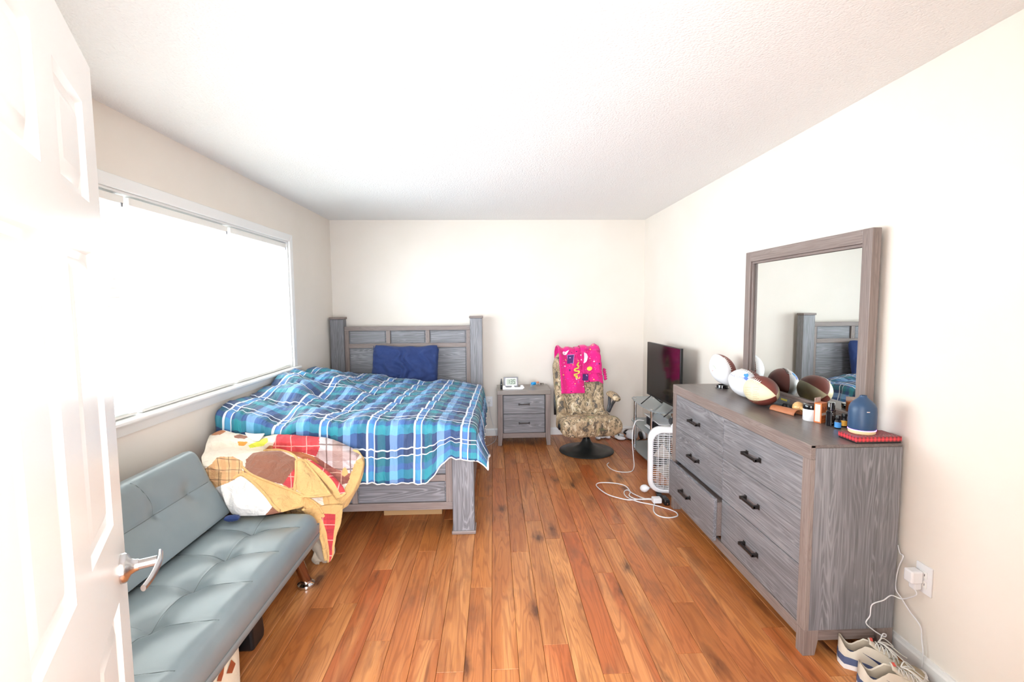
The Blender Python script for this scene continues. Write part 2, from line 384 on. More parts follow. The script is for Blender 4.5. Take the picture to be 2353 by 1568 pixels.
# ------------------------------------------------------------------ mesh helpers
ORG = {}
class MB:
    def __init__(s): s.v = []; s.f = []; s.uv = None; s.mi = []
    def add(s, vs, fs, mi=0):
        o = len(s.v); s.v += [Vector(p) for p in vs]; s.f += [tuple(i+o for i in f) for f in fs]; s.mi += [mi]*len(fs)
        return s
    def box(s, x0, x1, y0, y1, z0, z1, mi=0):
        if x0 > x1: x0, x1 = x1, x0
        if y0 > y1: y0, y1 = y1, y0
        if z0 > z1: z0, z1 = z1, z0
        return s.add([(x0, y0, z0), (x1, y0, z0), (x1, y1, z0), (x0, y1, z0), (x0, y0, z1), (x1, y0, z1), (x1, y1, z1), (x0, y1, z1)],
                     [(0, 3, 2, 1), (4, 5, 6, 7), (0, 1, 5, 4), (1, 2, 6, 5), (2, 3, 7, 6), (3, 0, 4, 7)], mi)
    def obox(s, c, size, mat3, mi=0):
        c = Vector(c); hx, hy, hz = (q/2 for q in size)
        P = [c+mat3 @ Vector((a*hx, b_*hy, d*hz)) for d in (-1, 1) for a, b_ in ((-1, -1), (1, -1), (1, 1), (-1, 1))]
        return s.add(P, [(0, 3, 2, 1), (4, 5, 6, 7), (0, 1, 5, 4), (1, 2, 6, 5), (2, 3, 7, 6), (3, 0, 4, 7)], mi)
    def hexa(s, b4, t4, mi=0):
        return s.add(list(b4)+list(t4), [(0, 3, 2, 1), (4, 5, 6, 7), (0, 1, 5, 4), (1, 2, 6, 5), (2, 3, 7, 6), (3, 0, 4, 7)], mi)
    def rings(s, R, cap0=True, cap1=True, mi=0, closed=True):
        n = len(R[0]); vs = [p for r in R for p in r]; fs = []
        for i in range(len(R)-1):
            for j in range(n if closed else n-1):
                k = (j+1) % n
                fs.append((i*n+j, i*n+k, (i+1)*n+k, (i+1)*n+j))
        if cap0: fs.append(tuple(reversed(range(n))))
        if cap1: fs.append(tuple((len(R)-1)*n+j for j in range(n)))
        return s.add(vs, fs, mi)
    def cyl(s, p0, p1, r0, r1=None, n=16, mi=0, caps=True):
        r1 = r0 if r1 is None else r1
        p0 = Vector(p0); p1 = Vector(p1); d = (p1-p0).normalized(); a = d.orthogonal().normalized(); b_ = d.cross(a)
        R = [[c+(a*math.cos(2*PI*i/n)+b_*math.sin(2*PI*i/n))*r for i in range(n)] for c, r in ((p0, r0), (p1, r1))]
        return s.rings(R, caps, caps, mi)
    def tube(s, path, r, n=8, mi=0, closed=False, rad=None):
        P = [Vector(p) for p in path]; R = []; prev = None
        N = len(P)
        for i, p in enumerate(P):
            if closed: d = P[(i+1) % N]-P[i-1]
            else: d = P[min(i+1, N-1)]-P[max(i-1, 0)]
            if d.length < 1e-9: d = Vector((0, 0, 1))
            d.normalize()
            if prev is None: a = d.orthogonal().normalized()
            else:
                a = prev-d*prev.dot(d)
                a = a.normalized() if a.length > 1e-6 else d.orthogonal().normalized()
            prev = a; b_ = d.cross(a); rr = rad[i] if rad else r
            R.append([p+(a*math.cos(2*PI*k/n)+b_*math.sin(2*PI*k/n))*rr for k in range(n)])
        if closed: R.append(R[0]); return s.rings(R, False, False, mi)
        return s.rings(R, True, True, mi)
    def lathe(s, prof, c=(0, 0, 0), n=24, mi=0, M3=None, cap0=True, cap1=True):
        c = Vector(c); R = []
        for r, z in prof:
            ring = [Vector((r*math.cos(2*PI*i/n), r*math.sin(2*PI*i/n), z)) for i in range(n)]
            if M3: ring = [M3 @ p for p in ring]
            R.append([c+p for p in ring])
        return s.rings(R, cap0, cap1, mi)
    def prism(s, poly, ax, a0, a1, mi=0):
        """poly: 2d points in the two other axes, extruded along ax"""
        def P(q, h):
            l = [q[0], q[1]]; l.insert(ax, h); return Vector(l)
        n = len(poly)
        R = [[P(q, a0) for q in poly], [P(q, a1) for q in poly]]
        return s.rings(R, True, True, mi)
    def grid(s, fn, nu, nv, uvfn=None, mi=0, mifn=None, flip=False):
        """fn(a,b) a,b in 0..1 -> point; writes uv when uvfn given"""
        o = len(s.v); uvs = []
        for j in range(nv+1):
            for i in range(nu+1):
                s.v.append(Vector(fn(i/nu, j/nv)))
                uvs.append(uvfn(i/nu, j/nv) if uvfn else (i/nu, j/nv))
        if s.uv is None: s.uv = {}
        for k, q in enumerate(uvs): s.uv[o+k] = q
        for j in range(nv):
            for i in range(nu):
                a = o+j*(nu+1)+i
                q = (a, a+1, a+nu+2, a+nu+1)
                s.f.append(tuple(reversed(q)) if flip else q)
                s.mi.append(mifn((i+0.5)/nu, (j+0.5)/nv) if mifn else mi)
        return s
    def build(s, name, mats, parent=None, smooth=None, bevel=0.0, seg=2, local=False, solid=0.0, sub=0, recalc=True):
        me = bpy.data.meshes.new(name)
        off = Vector((0, 0, 0))
        if parent is not None and not local: off = ORG.get(parent.name, Vector((0, 0, 0)))
        me.from_pydata([tuple(p-off) for p in s.v], [], s.f)
        if not isinstance(mats, (list, tuple)): mats = [mats]
        for q in mats: me.materials.append(MT[q] if isinstance(q, str) else q)
        if len(mats) > 1: me.polygons.foreach_set('material_index', s.mi)
        if s.uv:
            ul = me.uv_layers.new(name='UVMap')
            for lp in me.loops: ul.data[lp.index].uv = s.uv.get(lp.vertex_index, (0, 0))
        if recalc:
            bm = bmesh.new(); bm.from_mesh(me); bmesh.ops.recalc_face_normals(bm, faces=bm.faces); bm.to_mesh(me); bm.free()
        if smooth is not None:
            me.polygons.foreach_set('use_smooth', [True]*len(me.polygons))
            if smooth < 180: me.set_sharp_from_angle(angle=math.radians(smooth))
        me.update()
        o = bpy.data.objects.new(name, me); COL.objects.link(o)
        if parent is not None:
            o.parent = parent; ORG[o.name] = off
        if solid:
            md = o.modifiers.new('thickness', 'SOLIDIFY'); md.thickness = solid; md.offset = -1.0
        if bevel:
            md = o.modifiers.new('bevel', 'BEVEL'); md.width = bevel; md.segments = seg; md.limit_method = 'ANGLE'; md.angle_limit = math.radians(40)
        if sub:
            md = o.modifiers.new('subdivision', 'SUBSURF'); md.levels = sub; md.render_levels = sub
        return o
def tag(o, label=None, cat=None, group=None, kind=None):
    if label: o['label'] = label
    if cat: o['category'] = cat
    if group: o['group'] = group
    if kind: o['kind'] = kind
    return o
def thing(name, label, cat, loc=(0, 0, 0), rotz=0.0, group=None, kind=None):
    o = bpy.data.objects.new(name, None); COL.objects.link(o); o.location = loc; o.rotation_euler = (0, 0, rotz)
    o.empty_display_size = 0.05
    ORG[o.name] = Vector(loc)
    return tag(o, label, cat, group, kind)
def bxo(name, mat, parent, x0, x1, y0, y1, z0, z1, bevel=0.003, **k):
    return MB().box(x0, x1, y0, y1, z0, z1).build(name, mat, parent, bevel=bevel, **k)
def sstep(a, b, x):
    t = max(0.0, min(1.0, (x-a)/(b-a))); return t*t*(3-2*t)
def gauss(x, s): return math.exp(-(x/s)**2)
def nzp(x, y, z=0.0): return noise.noise(Vector((x, y, z)))
def spline(P, n, closed=False):
    """Catmull-Rom through P, n points per span"""
    P = [Vector(p) for p in P]; out = []; N = len(P)
    for i in range(N if closed else N-1):
        if closed: a, b_, c, d = P[i-1], P[i], P[(i+1) % N], P[(i+2) % N]
        else: a, b_, c, d = P[max(i-1, 0)], P[i], P[i+1], P[min(i+2, N-1)]
        for k in range(n):
            t = k/n
            out.append(0.5*((2*b_)+(c-a)*t+(2*a-5*b_+4*c-d)*t*t+(3*b_-a-3*c+d)*t**3))
    if not closed: out.append(P[-1])
    return out
def surf(rows, nu, nv):
    """smooth surface through a grid of control points -> rows of points"""
    A = [spline(r, nu) for r in rows]
    cols = [spline([a[i] for a in A], nv) for i in range(len(A[0]))]
    return [[c[j] for c in cols] for j in range(len(cols[0]))]
def inpoly(x, y, P):
    c = False; n = len(P)
    for i in range(n):
        (x1, y1), (x2, y2) = P[i], P[(i+1) % n]
        if (y1 > y) != (y2 > y) and x < (x2-x1)*(y-y1)/(y2-y1)+x1: c = not c
    return c
def text_mb(txt, size, depth=0.0005):
    """flat lettering in the local XY plane, centred"""
    cu = bpy.data.curves.new('lettering', 'FONT'); cu.body = txt; cu.size = size; cu.align_x = 'CENTER'; cu.align_y = 'CENTER'; cu.resolution_u = 2
    ob = bpy.data.objects.new('lettering', cu); COL.objects.link(ob)
    bpy.context.view_layer.update()
    me = bpy.data.meshes.new_from_object(ob.evaluated_get(bpy.context.evaluated_depsgraph_get()))
    mb = MB(); mb.add([v.co for v in me.vertices], [tuple(p.vertices) for p in me.polygons])
    bpy.data.objects.remove(ob); bpy.data.curves.remove(cu); bpy.data.meshes.remove(me)
    return mb

# ================================================================== the room
def struct(o, label=None):
    o['kind'] = 'structure'
    if label: o['label'] = label
    return o
floor = struct(MB().box(XL-0.1, XR+0.1, -1.2, YB+0.1, -0.06, -0.012).build('floor', 'subfloor'), 'glossy orange-brown laminate plank floor with dark knots')
PW = 0.1135
x_seam = PXZ(1131, 1200).x
k0 = math.floor((XL-x_seam)/PW)
rp = random.Random(3)
for k in range(k0, k0+34):
    xa = x_seam+k*PW; xb = xa+PW
    xa_, xb_ = max(xa, XL), min(xb, XR)
    if xb_-xa_ < 0.01: continue
    y = 0.20-rp.random()*1.2
    while y < YB:
        ya, yb = max(y, 0.20), min(y+1.215, YB); y += 1.215
        if yb-ya < 0.02: continue
        hx, hy, c = (xb_-xa_)/2, (yb-ya)/2, 0.0015
        mb = MB()
        g = 0.0006
        def ring(dx, z): return [(-hx+g+dx, -hy+g+dx, z), (hx-g-dx, -hy+g+dx, z), (hx-g-dx, hy-g-dx, z), (-hx+g+dx, hy-g-dx, z)]
        mb.rings([[Vector(p) for p in ring(0, -0.012)], [Vector(p) for p in ring(0, -c)], [Vector(p) for p in ring(c, 0)]])
        o = mb.build('plank', 'plank', floor, local=True)
        o.location = ((xa_+xb_)/2, (ya+yb)/2, 0)

struct(MB().box(XL-0.12, XR+0.12, -1.2, YB+0.12, HC, HC+0.1).build('ceiling', 'ceil'), 'white popcorn textured ceiling')
struct(MB().box(XL-0.12, XR+0.12, YB, YB+0.12, -0.05, HC).build('wall_back', 'wall'), 'pale beige back wall behind bed and nightstand')
struct(MB().box(XR, XR+0.12, 0.2, YB, -0.05, HC).build('wall_right', 'wall'), 'pale cream wall behind the dresser and mirror')
wl = MB()
wl.box(XL-0.14, XL, 0.2, WY0, -0.05, HC); wl.box(XL-0.14, XL, WY1, YB, -0.05, HC)
wl.box(XL-0.14, XL, WY0, WY1, -0.05, WZ0-0.0225); wl.box(XL-0.14, XL, WY0, WY1, WZ1, HC)
struct(wl.build('wall_left', 'wall'), 'beige wall holding the wide window')
# door geometry (open inwards, hinge towards the camera)
DD = Vector((-0.49444, 0.86921, 0)); DN = Vector((DD.y, -DD.x, 0))      # along the leaf, out of its visible face
LATCH = PXY(288, 1280, 1.13); LATCH.z = 0
DWID, DTH, DHT = 0.762, 0.035, 2.03
HINGE = LATCH-DD*DWID
wf = MB()
wf.box(XL, HINGE.x-0.03, YF-0.11, YF, -0.05, HC); wf.box(0.47, XR, YF-0.11, YF, -0.05, HC); wf.box(HINGE.x-0.03, 0.47, YF-0.11, YF, 2.06, HC)
struct(wf.build('wall_front', 'wall'), 'beige wall with the doorway the room is seen from')

# unseen hall walls, added to cut the sky light coming through the doorway
hw = MB(); hw.box(-1.05, -0.95, -1.20, YF-0.11, -0.05, HC); struct(hw.build('wall_light_block_left', 'wall'), 'unseen beige hall wall added to limit light through the doorway, hinge side')
hw = MB(); hw.box(0.95, 1.05, -1.20, YF-0.11, -0.05, HC); struct(hw.build('wall_light_block_right', 'wall'), 'unseen beige hall wall added to limit light through the doorway, latch side')
# baseboards
def baseboard(name, ax, p, a0, a1, sgn, label):
    pr = [(0, 0), (0.014*sgn, 0), (0.014*sgn, 0.062), (0.010*sgn, 0.070), (0.008*sgn, 0.083), (0, 0.083)]
    if ax == 0: o = MB().prism([(p+a, z) for a, z in pr], 0, a0, a1)
    else: o = MB().prism([(p+a, z) for a, z in pr], 1, a0, a1)
    return struct(o.build(name, 'trim'), label)
baseboard('baseboard_back', 0, YB, XL, XR, -1, 'white baseboard along the back wall')
baseboard('baseboard_right', 1, XR, YF, YB, -1, 'white baseboard along the right wall')
baseboard('baseboard_left', 1, XL, YF, YB, 1, 'white baseboard along the window wall')

# ------------------------------------------------------------------ window
win = thing('window_1', 'wide white-framed triple window blown out by daylight', None, (XL, (WY0+WY1)/2, WZ0), kind='structure')
win['kind'] = 'structure'
CW = 0.062
mb = MB().prism([(WY1, WZ0), (WY1+CW, WZ0), (WY1+CW, WZ1+CW), (WY1, WZ1)], 0, XL, XL+0.018); mb.build('casing', 'trim', win, bevel=0.003)
mb = MB().prism([(WY0, WZ0), (WY0-CW, WZ0), (WY0-CW, WZ1+CW), (WY0, WZ1)], 0, XL, XL+0.018); mb.build('casing', 'trim', win, bevel=0.003)
mb = MB().prism([(WY0, WZ1), (WY1, WZ1), (WY1+CW, WZ1+CW), (WY0-CW, WZ1+CW)], 0, XL, XL+0.018); mb.build('casing', 'trim', win, bevel=0.003)
bxo('window_sill', 'trim', win, XL-0.139, XL+0.045, WY0-CW-0.03, WY1+CW+0.035, WZ0-0.022, WZ0, 0.008)
mb = MB().prism([(XL, WZ0-0.075), (XL+0.010, WZ0-0.075), (XL+0.020, WZ0-0.035), (XL+0.022, WZ0-0.022), (XL, WZ0-0.022)], 1, WY0-CW, WY1+CW); mb.build('apron', 'trim', win)
jamb = MB(); jamb.box(XL-0.14, XL, WY0-0.001, WY0+0.012, WZ0, WZ1); jamb.box(XL-0.14, XL, WY1-0.012, WY1+0.001, WZ0, WZ1); jamb.box(XL-0.14, XL, WY0+0.012, WY1-0.012, WZ1-0.012, WZ1+0.001)
jamb.build('jamb', 'trim', win)
PW_ = (WY1-WY0)/3
for i in range(3):
    a, b_ = WY0+0.012+i*(PW_-0.008), WY0+0.012+(i+1)*(PW_-0.008)
    fr = MB(); xw = XL-0.12
    for q in ((a, a+0.035, WZ0, WZ1-0.012), (b_-0.035, b_, WZ0, WZ1-0.012), (a+0.035, b_-0.035, WZ0, WZ0+0.02), (a+0.035, b_-0.035, WZ1-0.05, WZ1-0.012), (a+0.035, b_-0.035, 1.49, 1.53)):
        fr.box(xw-0.02, xw+0.02, *q)
    sash = fr.build('sash_frame', 'trim', win)
    for z0, z1 in ((WZ0+0.02, 1.49), (1.53, WZ1-0.05)):
        MB().box(xw-0.002, xw+0.002, a+0.036, b_-0.036, z0+0.001, z1-0.001).build('pane', 'pane', sash)

# three slatted blinds hung inside the opening
names = ('slatted white blind nearest the door, partly hidden by the door edge', 'middle one of the three white slatted blinds', 'white slatted blind nearest the bed headboard')
for i in range(3):
    a, b_ = WY0+0.016+i*PW_, WY0+(i+1)*PW_-0.016
    bl = thing('window_blind', names[i], 'blind', (XL-0.035, (a+b_)/2, WZ1-0.02), group='blinds in the wide window')
    bxo('headrail', 'blind', bl, XL-0.065, XL-0.008, a, b_, WZ1-0.058, WZ1-0.02, 0.003)
    mb = MB(); tilt = math.radians(7)
    w, t = 0.025, 0.0014
    zz = WZ1-0.085; first = None; k = 0
    while zz > WZ0+0.026:
        if first is None:
            sl = MB(); ca, sa = math.cos(tilt), math.sin(tilt)
            pr = [(-w*ca, -w*sa-t), (0, -t+0.002), (w*ca, w*sa-t), (w*ca, w*sa+t), (0, t+0.002), (-w*ca, -w*sa+t)]
            sl.prism([(p[0], p[1]) for p in pr], 1, -(b_-a)/2, (b_-a)/2)
            # prism order for axis 1 gives (x, z)
            first = sl.build('slat', 'blind', bl, local=True); o = first
        else:
            o = first.copy(); COL.objects.link(o); o.parent = bl
        o.location = (0, 0, zz-(WZ1-0.02)); zz -= 0.043; k += 1
    bxo('bottom_rail', 'blind', bl, XL-0.058, XL-0.012, a, b_, WZ0+0.003, WZ0+0.016, 0.003)
    for yy in (a+0.12, b_-0.12):
        MB().tube([(XL-0.0355, yy, WZ1-0.06), (XL-0.0355, yy, WZ0+0.02)], 0.0009, 5).build('ladder_cord', 'blind', bl)
    bxo('valance_clip', 'grey', bl, XL-0.007, XL-0.004, b_-0.025, b_-0.012, WZ1-0.075, WZ1-0.055, 0)

# ------------------------------------------------------------------ door
def DP(s, n, z): return LATCH-DD*s+DN*n+Vector((0, 0, z))       # s from the latch edge, n out of the face
door = thing('door_1', 'white six-panel door standing open at the left', None, tuple(HINGE), kind='structure')
M3D = Matrix((-DD, DN, Vector((0, 0, 1)))).transposed()
sl = MB()
def dbox(mb, s0, s1, n0, n1, z0, z1):
    mb.hexa([DP(s0, n0, z0), DP(s1, n0, z0), DP(s1, n1, z0), DP(s0, n1, z0)], [DP(s0, n0, z1), DP(s1, n0, z1), DP(s1, n1, z1), DP(s0, n1, z1)])
cols = ((0.11, 0.326), (0.436, 0.652)); rowsz = ((0.21, 0.86), (1.035, 1.62), (1.72, 1.92))
z0d = 0.012
for s0, s1 in ((0, 0.11), (0.326, 0.436), (0.652, DWID)): dbox(sl, s0, s1, -DTH, 0, z0d, DHT)
for z0, z1 in ((z0d, 0.21), (0.86, 1.035), (1.62, 1.72), (1.92, DHT)):
    for s0, s1 in cols: dbox(sl, s0, s1, -DTH, 0, z0, z1)
sl.build('door_leaf', 'door', door)
for s0, s1 in cols:
    for z0, z1 in rowsz:
        mb = MB()
        # sunk moulding around a raised field
        R = []
        for ins, n in ((0.0, 0.0), (0.008, -0.010), (0.022, -0.012), (0.045, -0.003), (0.048, -0.003)):
            R.append([DP(s0+ins, n, z0+ins), DP(s1-ins, n, z0+ins), DP(s1-ins, n, z1-ins), DP(s0+ins, n, z1-ins)])
        mb.rings(R, False, True)
        mb.add([DP(s0, -DTH+0.008, z0), DP(s1, -DTH+0.008, z0), DP(s1, -DTH+0.008, z1), DP(s0, -DTH+0.008, z1)], [(0, 1, 2, 3)])
        mb.build('panel', 'door', door, recalc=False, smooth=25)
hz = 0.914; hs = 0.062
hd = MB().lathe([(0.033, 0.0), (0.033, 0.008), (0.030, 0.012), (0.018, 0.018), (0.014, 0.026), (0.013, 0.032)], DP(hs, 0, hz), 28, M3=Matrix((-DD, Vector((0, 0, 1)), DN)).transposed()).build('door_handle', 'nickel', door, smooth=40)
hd['label'] = 'satin nickel lever handle'
lv = MB(); lv.cyl(DP(hs, 0.030, hz), DP(hs, 0.066, hz), 0.0115, 0.0115, 18)
pts = [DP(hs-0.012, 0.072, hz+0.010), DP(hs+0.02, 0.073, hz+0.008), DP(hs+0.05, 0.068, hz+0.002), DP(hs+0.08, 0.060, hz-0.004), DP(hs+0.105, 0.050, hz-0.008)]
sp = spline(pts, 6); R = []
for i, p in enumerate(sp):
    f = i/(len(sp)-1); h = 0.011*(1-0.35*f); t = 0.0055
    d = (sp[min(i+1, len(sp)-1)]-sp[max(i-1, 0)]).normalized(); sd = d.cross(Vector((0, 0, 1))).normalized()
    R.append([p+sd*t*math.cos(a)+Vector((0, 0, h*math.sin(a))) for a in [2*PI*q/14 for q in range(14)]])
lv.rings(R)
lv.build('lever', 'nickel', hd, smooth=40)
for z in (0.25, 1.02, 1.80):
    MB().cyl(HINGE+DN*0.006+Vector((0, 0, z-0.045)), HINGE+DN*0.006+Vector((0, 0, z+0.045)), 0.006, n=12).build('hinge', 'nickel', door, smooth=40)

# ------------------------------------------------------------------ wall outlets
def outlet(o, cpos, axis, sgn):
    """plate on a wall; axis of the wall normal"""
    def pb(a0, a1, b0, b1, z0, z1, mb=None):
        mb = mb or MB()
        p = cpos
        if axis == 1: mb.box(p[0]+a0, p[0]+a1, p[1]+sgn*b0, p[1]+sgn*b1, p[2]+z0, p[2]+z1)
        else: mb.box(p[0]+sgn*b0, p[0]+sgn*b1, p[1]+a0, p[1]+a1, p[2]+z0, p[2]+z1)
        return mb
    pb(-0.036, 0.036, 0, 0.006, -0.0585, 0.0585).build('cover_plate', 'white', o, bevel=0.002)
    for z in (-0.0195, 0.0195):
        rc = pb(-0.017, 0.017, 0.005, 0.009, z-0.014, z+0.014).build('receptacle', 'trim', o, bevel=0.003)
        s = pb(-0.008, -0.006, 0.0085, 0.0095, z-0.004, z+0.005); pb(0.006, 0.008, 0.0085, 0.0095, z-0.004, z+0.005, s)
        s.build('slot', 'black', rc)
    return pb
ob = thing('wall_outlet', 'white wall outlet between the headboard and nightstand', 'outlet', (-0.0555, YB, 0.397))
outlet(ob, Vector((-0.0555, YB, 0.397)), 1, -1)
orr = thing('wall_outlet', 'white wall outlet low on the wall beside the dresser', 'outlet', (XR, 1.775, 0.392))
outlet(orr, Vector((XR, 1.775, 0.392)), 0, -1)

# ================================================================== bed
bed = thing('bed_frame', 'grey-brown wooden panel bed with thick square posts', 'bed', (-0.94, 4.15, 0))
def post(x0, x1, y0, y1, z0, z1, cap, foot):
    p = bxo('post', 'gwz', bed, x0, x1, y0, y1, z0, z1, 0.004)
    if cap: bxo('cap', 'gfx', p, x0-0.008, x1+0.008, y0-0.010, y1+0.006, z1, z1+0.022, 0.004)
    if foot: bxo('base_block', 'gfx', p, x0-0.009, x1+0.009, y0-0.009, y1+0.009, 0, 0.024, 0.006)
HY0, HY1 = 5.235, 5.345
post(-1.762, -1.620, HY0, HY1, 0, 1.356, True, False); post(-0.256, -0.123, HY0, HY1, 0, 1.356, True, False)
hb = bxo('headboard', 'gwx', bed, -1.62, -0.256, 5.285, 5.315, 0.35, 1.25, 0.0)
def hbar(x0, x1, z0, z1, m): bxo('rail', m, hb, x0, x1, 5.262, 5.290, z0, z1, 0.003)
hbar(-1.62, -0.256, 1.228, 1.275, 'gfx')
hbar(-1.575, -0.300, 1.040, 1.085, 'gfx')
hbar(-1.575, -0.300, 0.50, 0.56, 'gfx')
for x0, x1 in ((-1.62, -1.575), (-0.300, -0.256)): hbar(x0, x1, 0.40, 1.228, 'gfz')
for cx in (-1.150, -0.722): hbar(cx-0.022, cx+0.022, 1.085, 1.228, 'gfz')
for x0, x1 in ((-1.572, -1.175), (-1.125, -0.747), (-0.697, -0.303)):
    MB().box(x0+0.008, x1-0.008, 5.276, 5.286, 1.093, 1.220).build('panel', 'gwx', hb, bevel=0.004)
MB().box(-1.566, -0.309, 5.276, 5.286, 0.566, 1.034).build('panel', 'gwx', hb, bevel=0.004)
FY = 3.05
post(-1.757, -1.615, FY, FY+0.115, 0, 0.55, False, True); post(-0.279, -0.138, FY, FY+0.115, 0, 0.55, False, True)
fb = bxo('footboard', 'gwx', bed, -1.615, -0.279, FY+0.055, FY+0.08, 0.17, 0.59, 0)
def fbar(x0, x1, z0, z1, m, d=0.0): bxo('rail', m, fb, x0, x1, FY+0.033+d, FY+0.060, z0, z1, 0.003)
fbar(-1.615, -0.279, 0.155, 0.205, 'gfx'); fbar(-1.56, -0.325, 0.347, 0.392, 'gfx'); fbar(-1.56, -0.325, 0.55, 0.60, 'gfx')
fbar(-1.615, -1.56, 0.205, 0.60, 'gfz'); fbar(-0.325, -0.279, 0.205, 0.60, 'gfz')
for x in (-1.04, -0.92): fbar(x-0.018, x+0.018, 0.205, 0.347, 'gfz', 0.004)
MB().box(-0.895, -0.332, FY+0.043, FY+0.058, 0.212, 0.340).build('panel', 'gwx', fb, bevel=0.004)
MB().box(-1.555, -1.066, FY+0.043, FY+0.058, 0.212, 0.340).build('panel', 'gwx', fb, bevel=0.004)
bxo('side_rail', 'gwy', bed, -0.178, -0.150, FY+0.115, HY0, 0.16, 0.42, 0.003)
bxo('side_rail', 'gwy', bed, -1.745, -1.717, FY+0.115, HY0, 0.16, 0.42, 0.003)
sl0 = None
for k in range(9):
    y = 3.30+k*0.22
    if sl0 is None:
        sl0 = MB().box(-0.77, 0.77, -0.035, 0.035, 0, 0.018).build('slat', 'gfx', bed, local=True); o = sl0
    else: o = sl0.copy(); COL.objects.link(o); o.parent = bed
    o.location = (0.0, y-4.15, 0.255)
mt = MB().box(-1.70, -0.20, 3.18, 5.22, 0.28, 0.60).build('mattress', 'mattress', None, bevel=0.05, seg=4, smooth=60)
tag(mt, 'thick white mattress under the plaid comforter', 'mattress')

# ------------------------------------------------------------------ comforter
CX0, CXR, CYH, CYF = -1.735, -0.163, 4.965, 3.055
CREST = [(2.95, 0.775), (3.1, 0.795), (3.36, 0.848), (3.6, 0.885), (3.9, 0.905), (4.28, 0.905), (4.65, 0.872), (5.0, 0.80), (5.2, 0.77)]
def interp(T, x):
    if x <= T[0][0]: return T[0][1]
    for (a, b_), (c, d) in zip(T, T[1:]):
        if x <= c: return b_+(d-b_)*sstep(0, 1, (x-a)/(c-a)) if False else b_+(d-b_)*(x-a)/(c-a)
    return T[-1][1]
def ztop(x, y):
    base = 0.705+0.062*(5.1-y)/2.0
    z = base-0.05*sstep(-0.42, -0.185, x)
    w = 0.24+0.24*sstep(3.1, 4.4, y)
    hump = interp(CREST, y)-base
    t = max(0.0, x+1.68)
    z += hump*gauss(t, w)
    z += 0.03*gauss(x+1.15, 0.25)*sstep(4.5, 4.9, y)
    # folds running from the heap towards the foot
    q = (x+1.75)+0.62*(y-3.0)
    lf = sstep(-0.85, -1.30, x)
    z += 0.024*math.sin(q*12.0+2.2*nzp(x*3, y*3))*lf*sstep(5.05, 4.6, y)
    z += 0.016*(1-abs(nzp(x*3.2+q*2, y*1.6, 7))*2)*lf
    # quilting rows and puckers
    rowd = abs(((y-3.07)/0.34) % 1.0-0.5)*2
    z += 0.018*(1-rowd**3)-0.006
    z += 0.007*math.sin(x*2*PI/0.31)
    gath = gauss(1-rowd, 0.22)
    z += gath*0.004*math.sin(x*2*PI/0.06+3*nzp(x*6, y*4, 1))
    z += 0.012*nzp(x*5.0, y*5.0)+0.008*nzp(x*13, y*13, 3.0)+0.004*nzp(x*30, y*26, 5.0)
    return z
def fold(d, r, flare):
    """distance past an edge -> (out, drop)"""
    if d <= 0: return 0.0, 0.0
    a = d/r
    if a < PI/2: return r*math.sin(a), r*(1-math.cos(a))
    e = d-r*PI/2
    return r+e*flare, r+e
def comf(a, b_):
    LXS, LYS = CXR-CX0+0.25, CYH-CYF+0.42
    sx = a*LXS; sy = b_*LYS
    x0 = CX0+min(sx, CXR-CX0); y0 = CYH-min(sy, CYH-CYF)
    dx = max(0.0, sx-(CXR-CX0)); dy = max(0.0, sy-(CYH-CYF))
    hx = sstep(-0.46, -0.27, x0+dx)
    dy *= (1-0.44*hx)
    ox, px_ = fold(dx, 0.055, 0.16 + 0.30*sstep(3.35, 3.0, y0)); oy, py_ = fold(dy, 0.055, 0.05)
    z = ztop(x0, y0)
    drop = (px_**3+py_**3)**(1/3.0)
    # puckers on the hanging parts
    wf_ = min(1.0, py_/0.12); ws = min(1.0, px_/0.12)
    oy += wf_*(0.0035*math.sin(x0*2*PI/0.085+2.0*nzp(x0*5, 0.3))+0.010*nzp(x0*9, dy*6, 5))+0.005*gauss(py_-0.02, 0.03)*math.sin(x0*2*PI/0.05+3*nzp(x0*7, 1))
    ox += ws*(0.010*math.sin(y0*2*PI/0.11+2.0*nzp(y0*5, 0.7))+0.012*nzp(y0*7, dx*6, 9))
    z = z-drop
    # heap pushed over the foot on the window side
    lw = sstep(-1.40, -1.68, x0)*sstep(3.55, 3.1, y0)
    z += 0.035*lw*(1-wf_); oy += 0.0*lw*wf_
    return Vector((x0+ox, y0-oy, z))
mb = MB()
LXS, LYS = CXR-CX0+0.25, CYH-CYF+0.42
def comf_uv(a, b_):
    x = a*LXS; y = b_*LYS
    return (x+0.05*(b_-0.5)+0.03*nzp(x*3, y*3, 2)*sstep(0.8, 0.0, x)+0.003*nzp(x*12, y*12, 4), y+0.025*nzp(x*3, y*3, 8)+0.004*nzp(x*11, y*9, 6))
mb.grid(comf, 220, 260, comf_uv)
cf = mb.build('comforter', 'plaid', None, smooth=180, solid=0.022)
tag(cf, 'rumpled blue, green and white plaid comforter spread over the bed', 'comforter')
hem = [comf(i/120, 1.0) for i in range(121)]+[comf(1.0, 1-i/160) for i in range(1, 161)]
pp = MB().tube([h+Vector((0, 0, -0.004)) for h in hem], 0.0045, 6).build('hem_piping', 'q_white', cf, smooth=180)
pp['label'] = 'white piping along the hem'

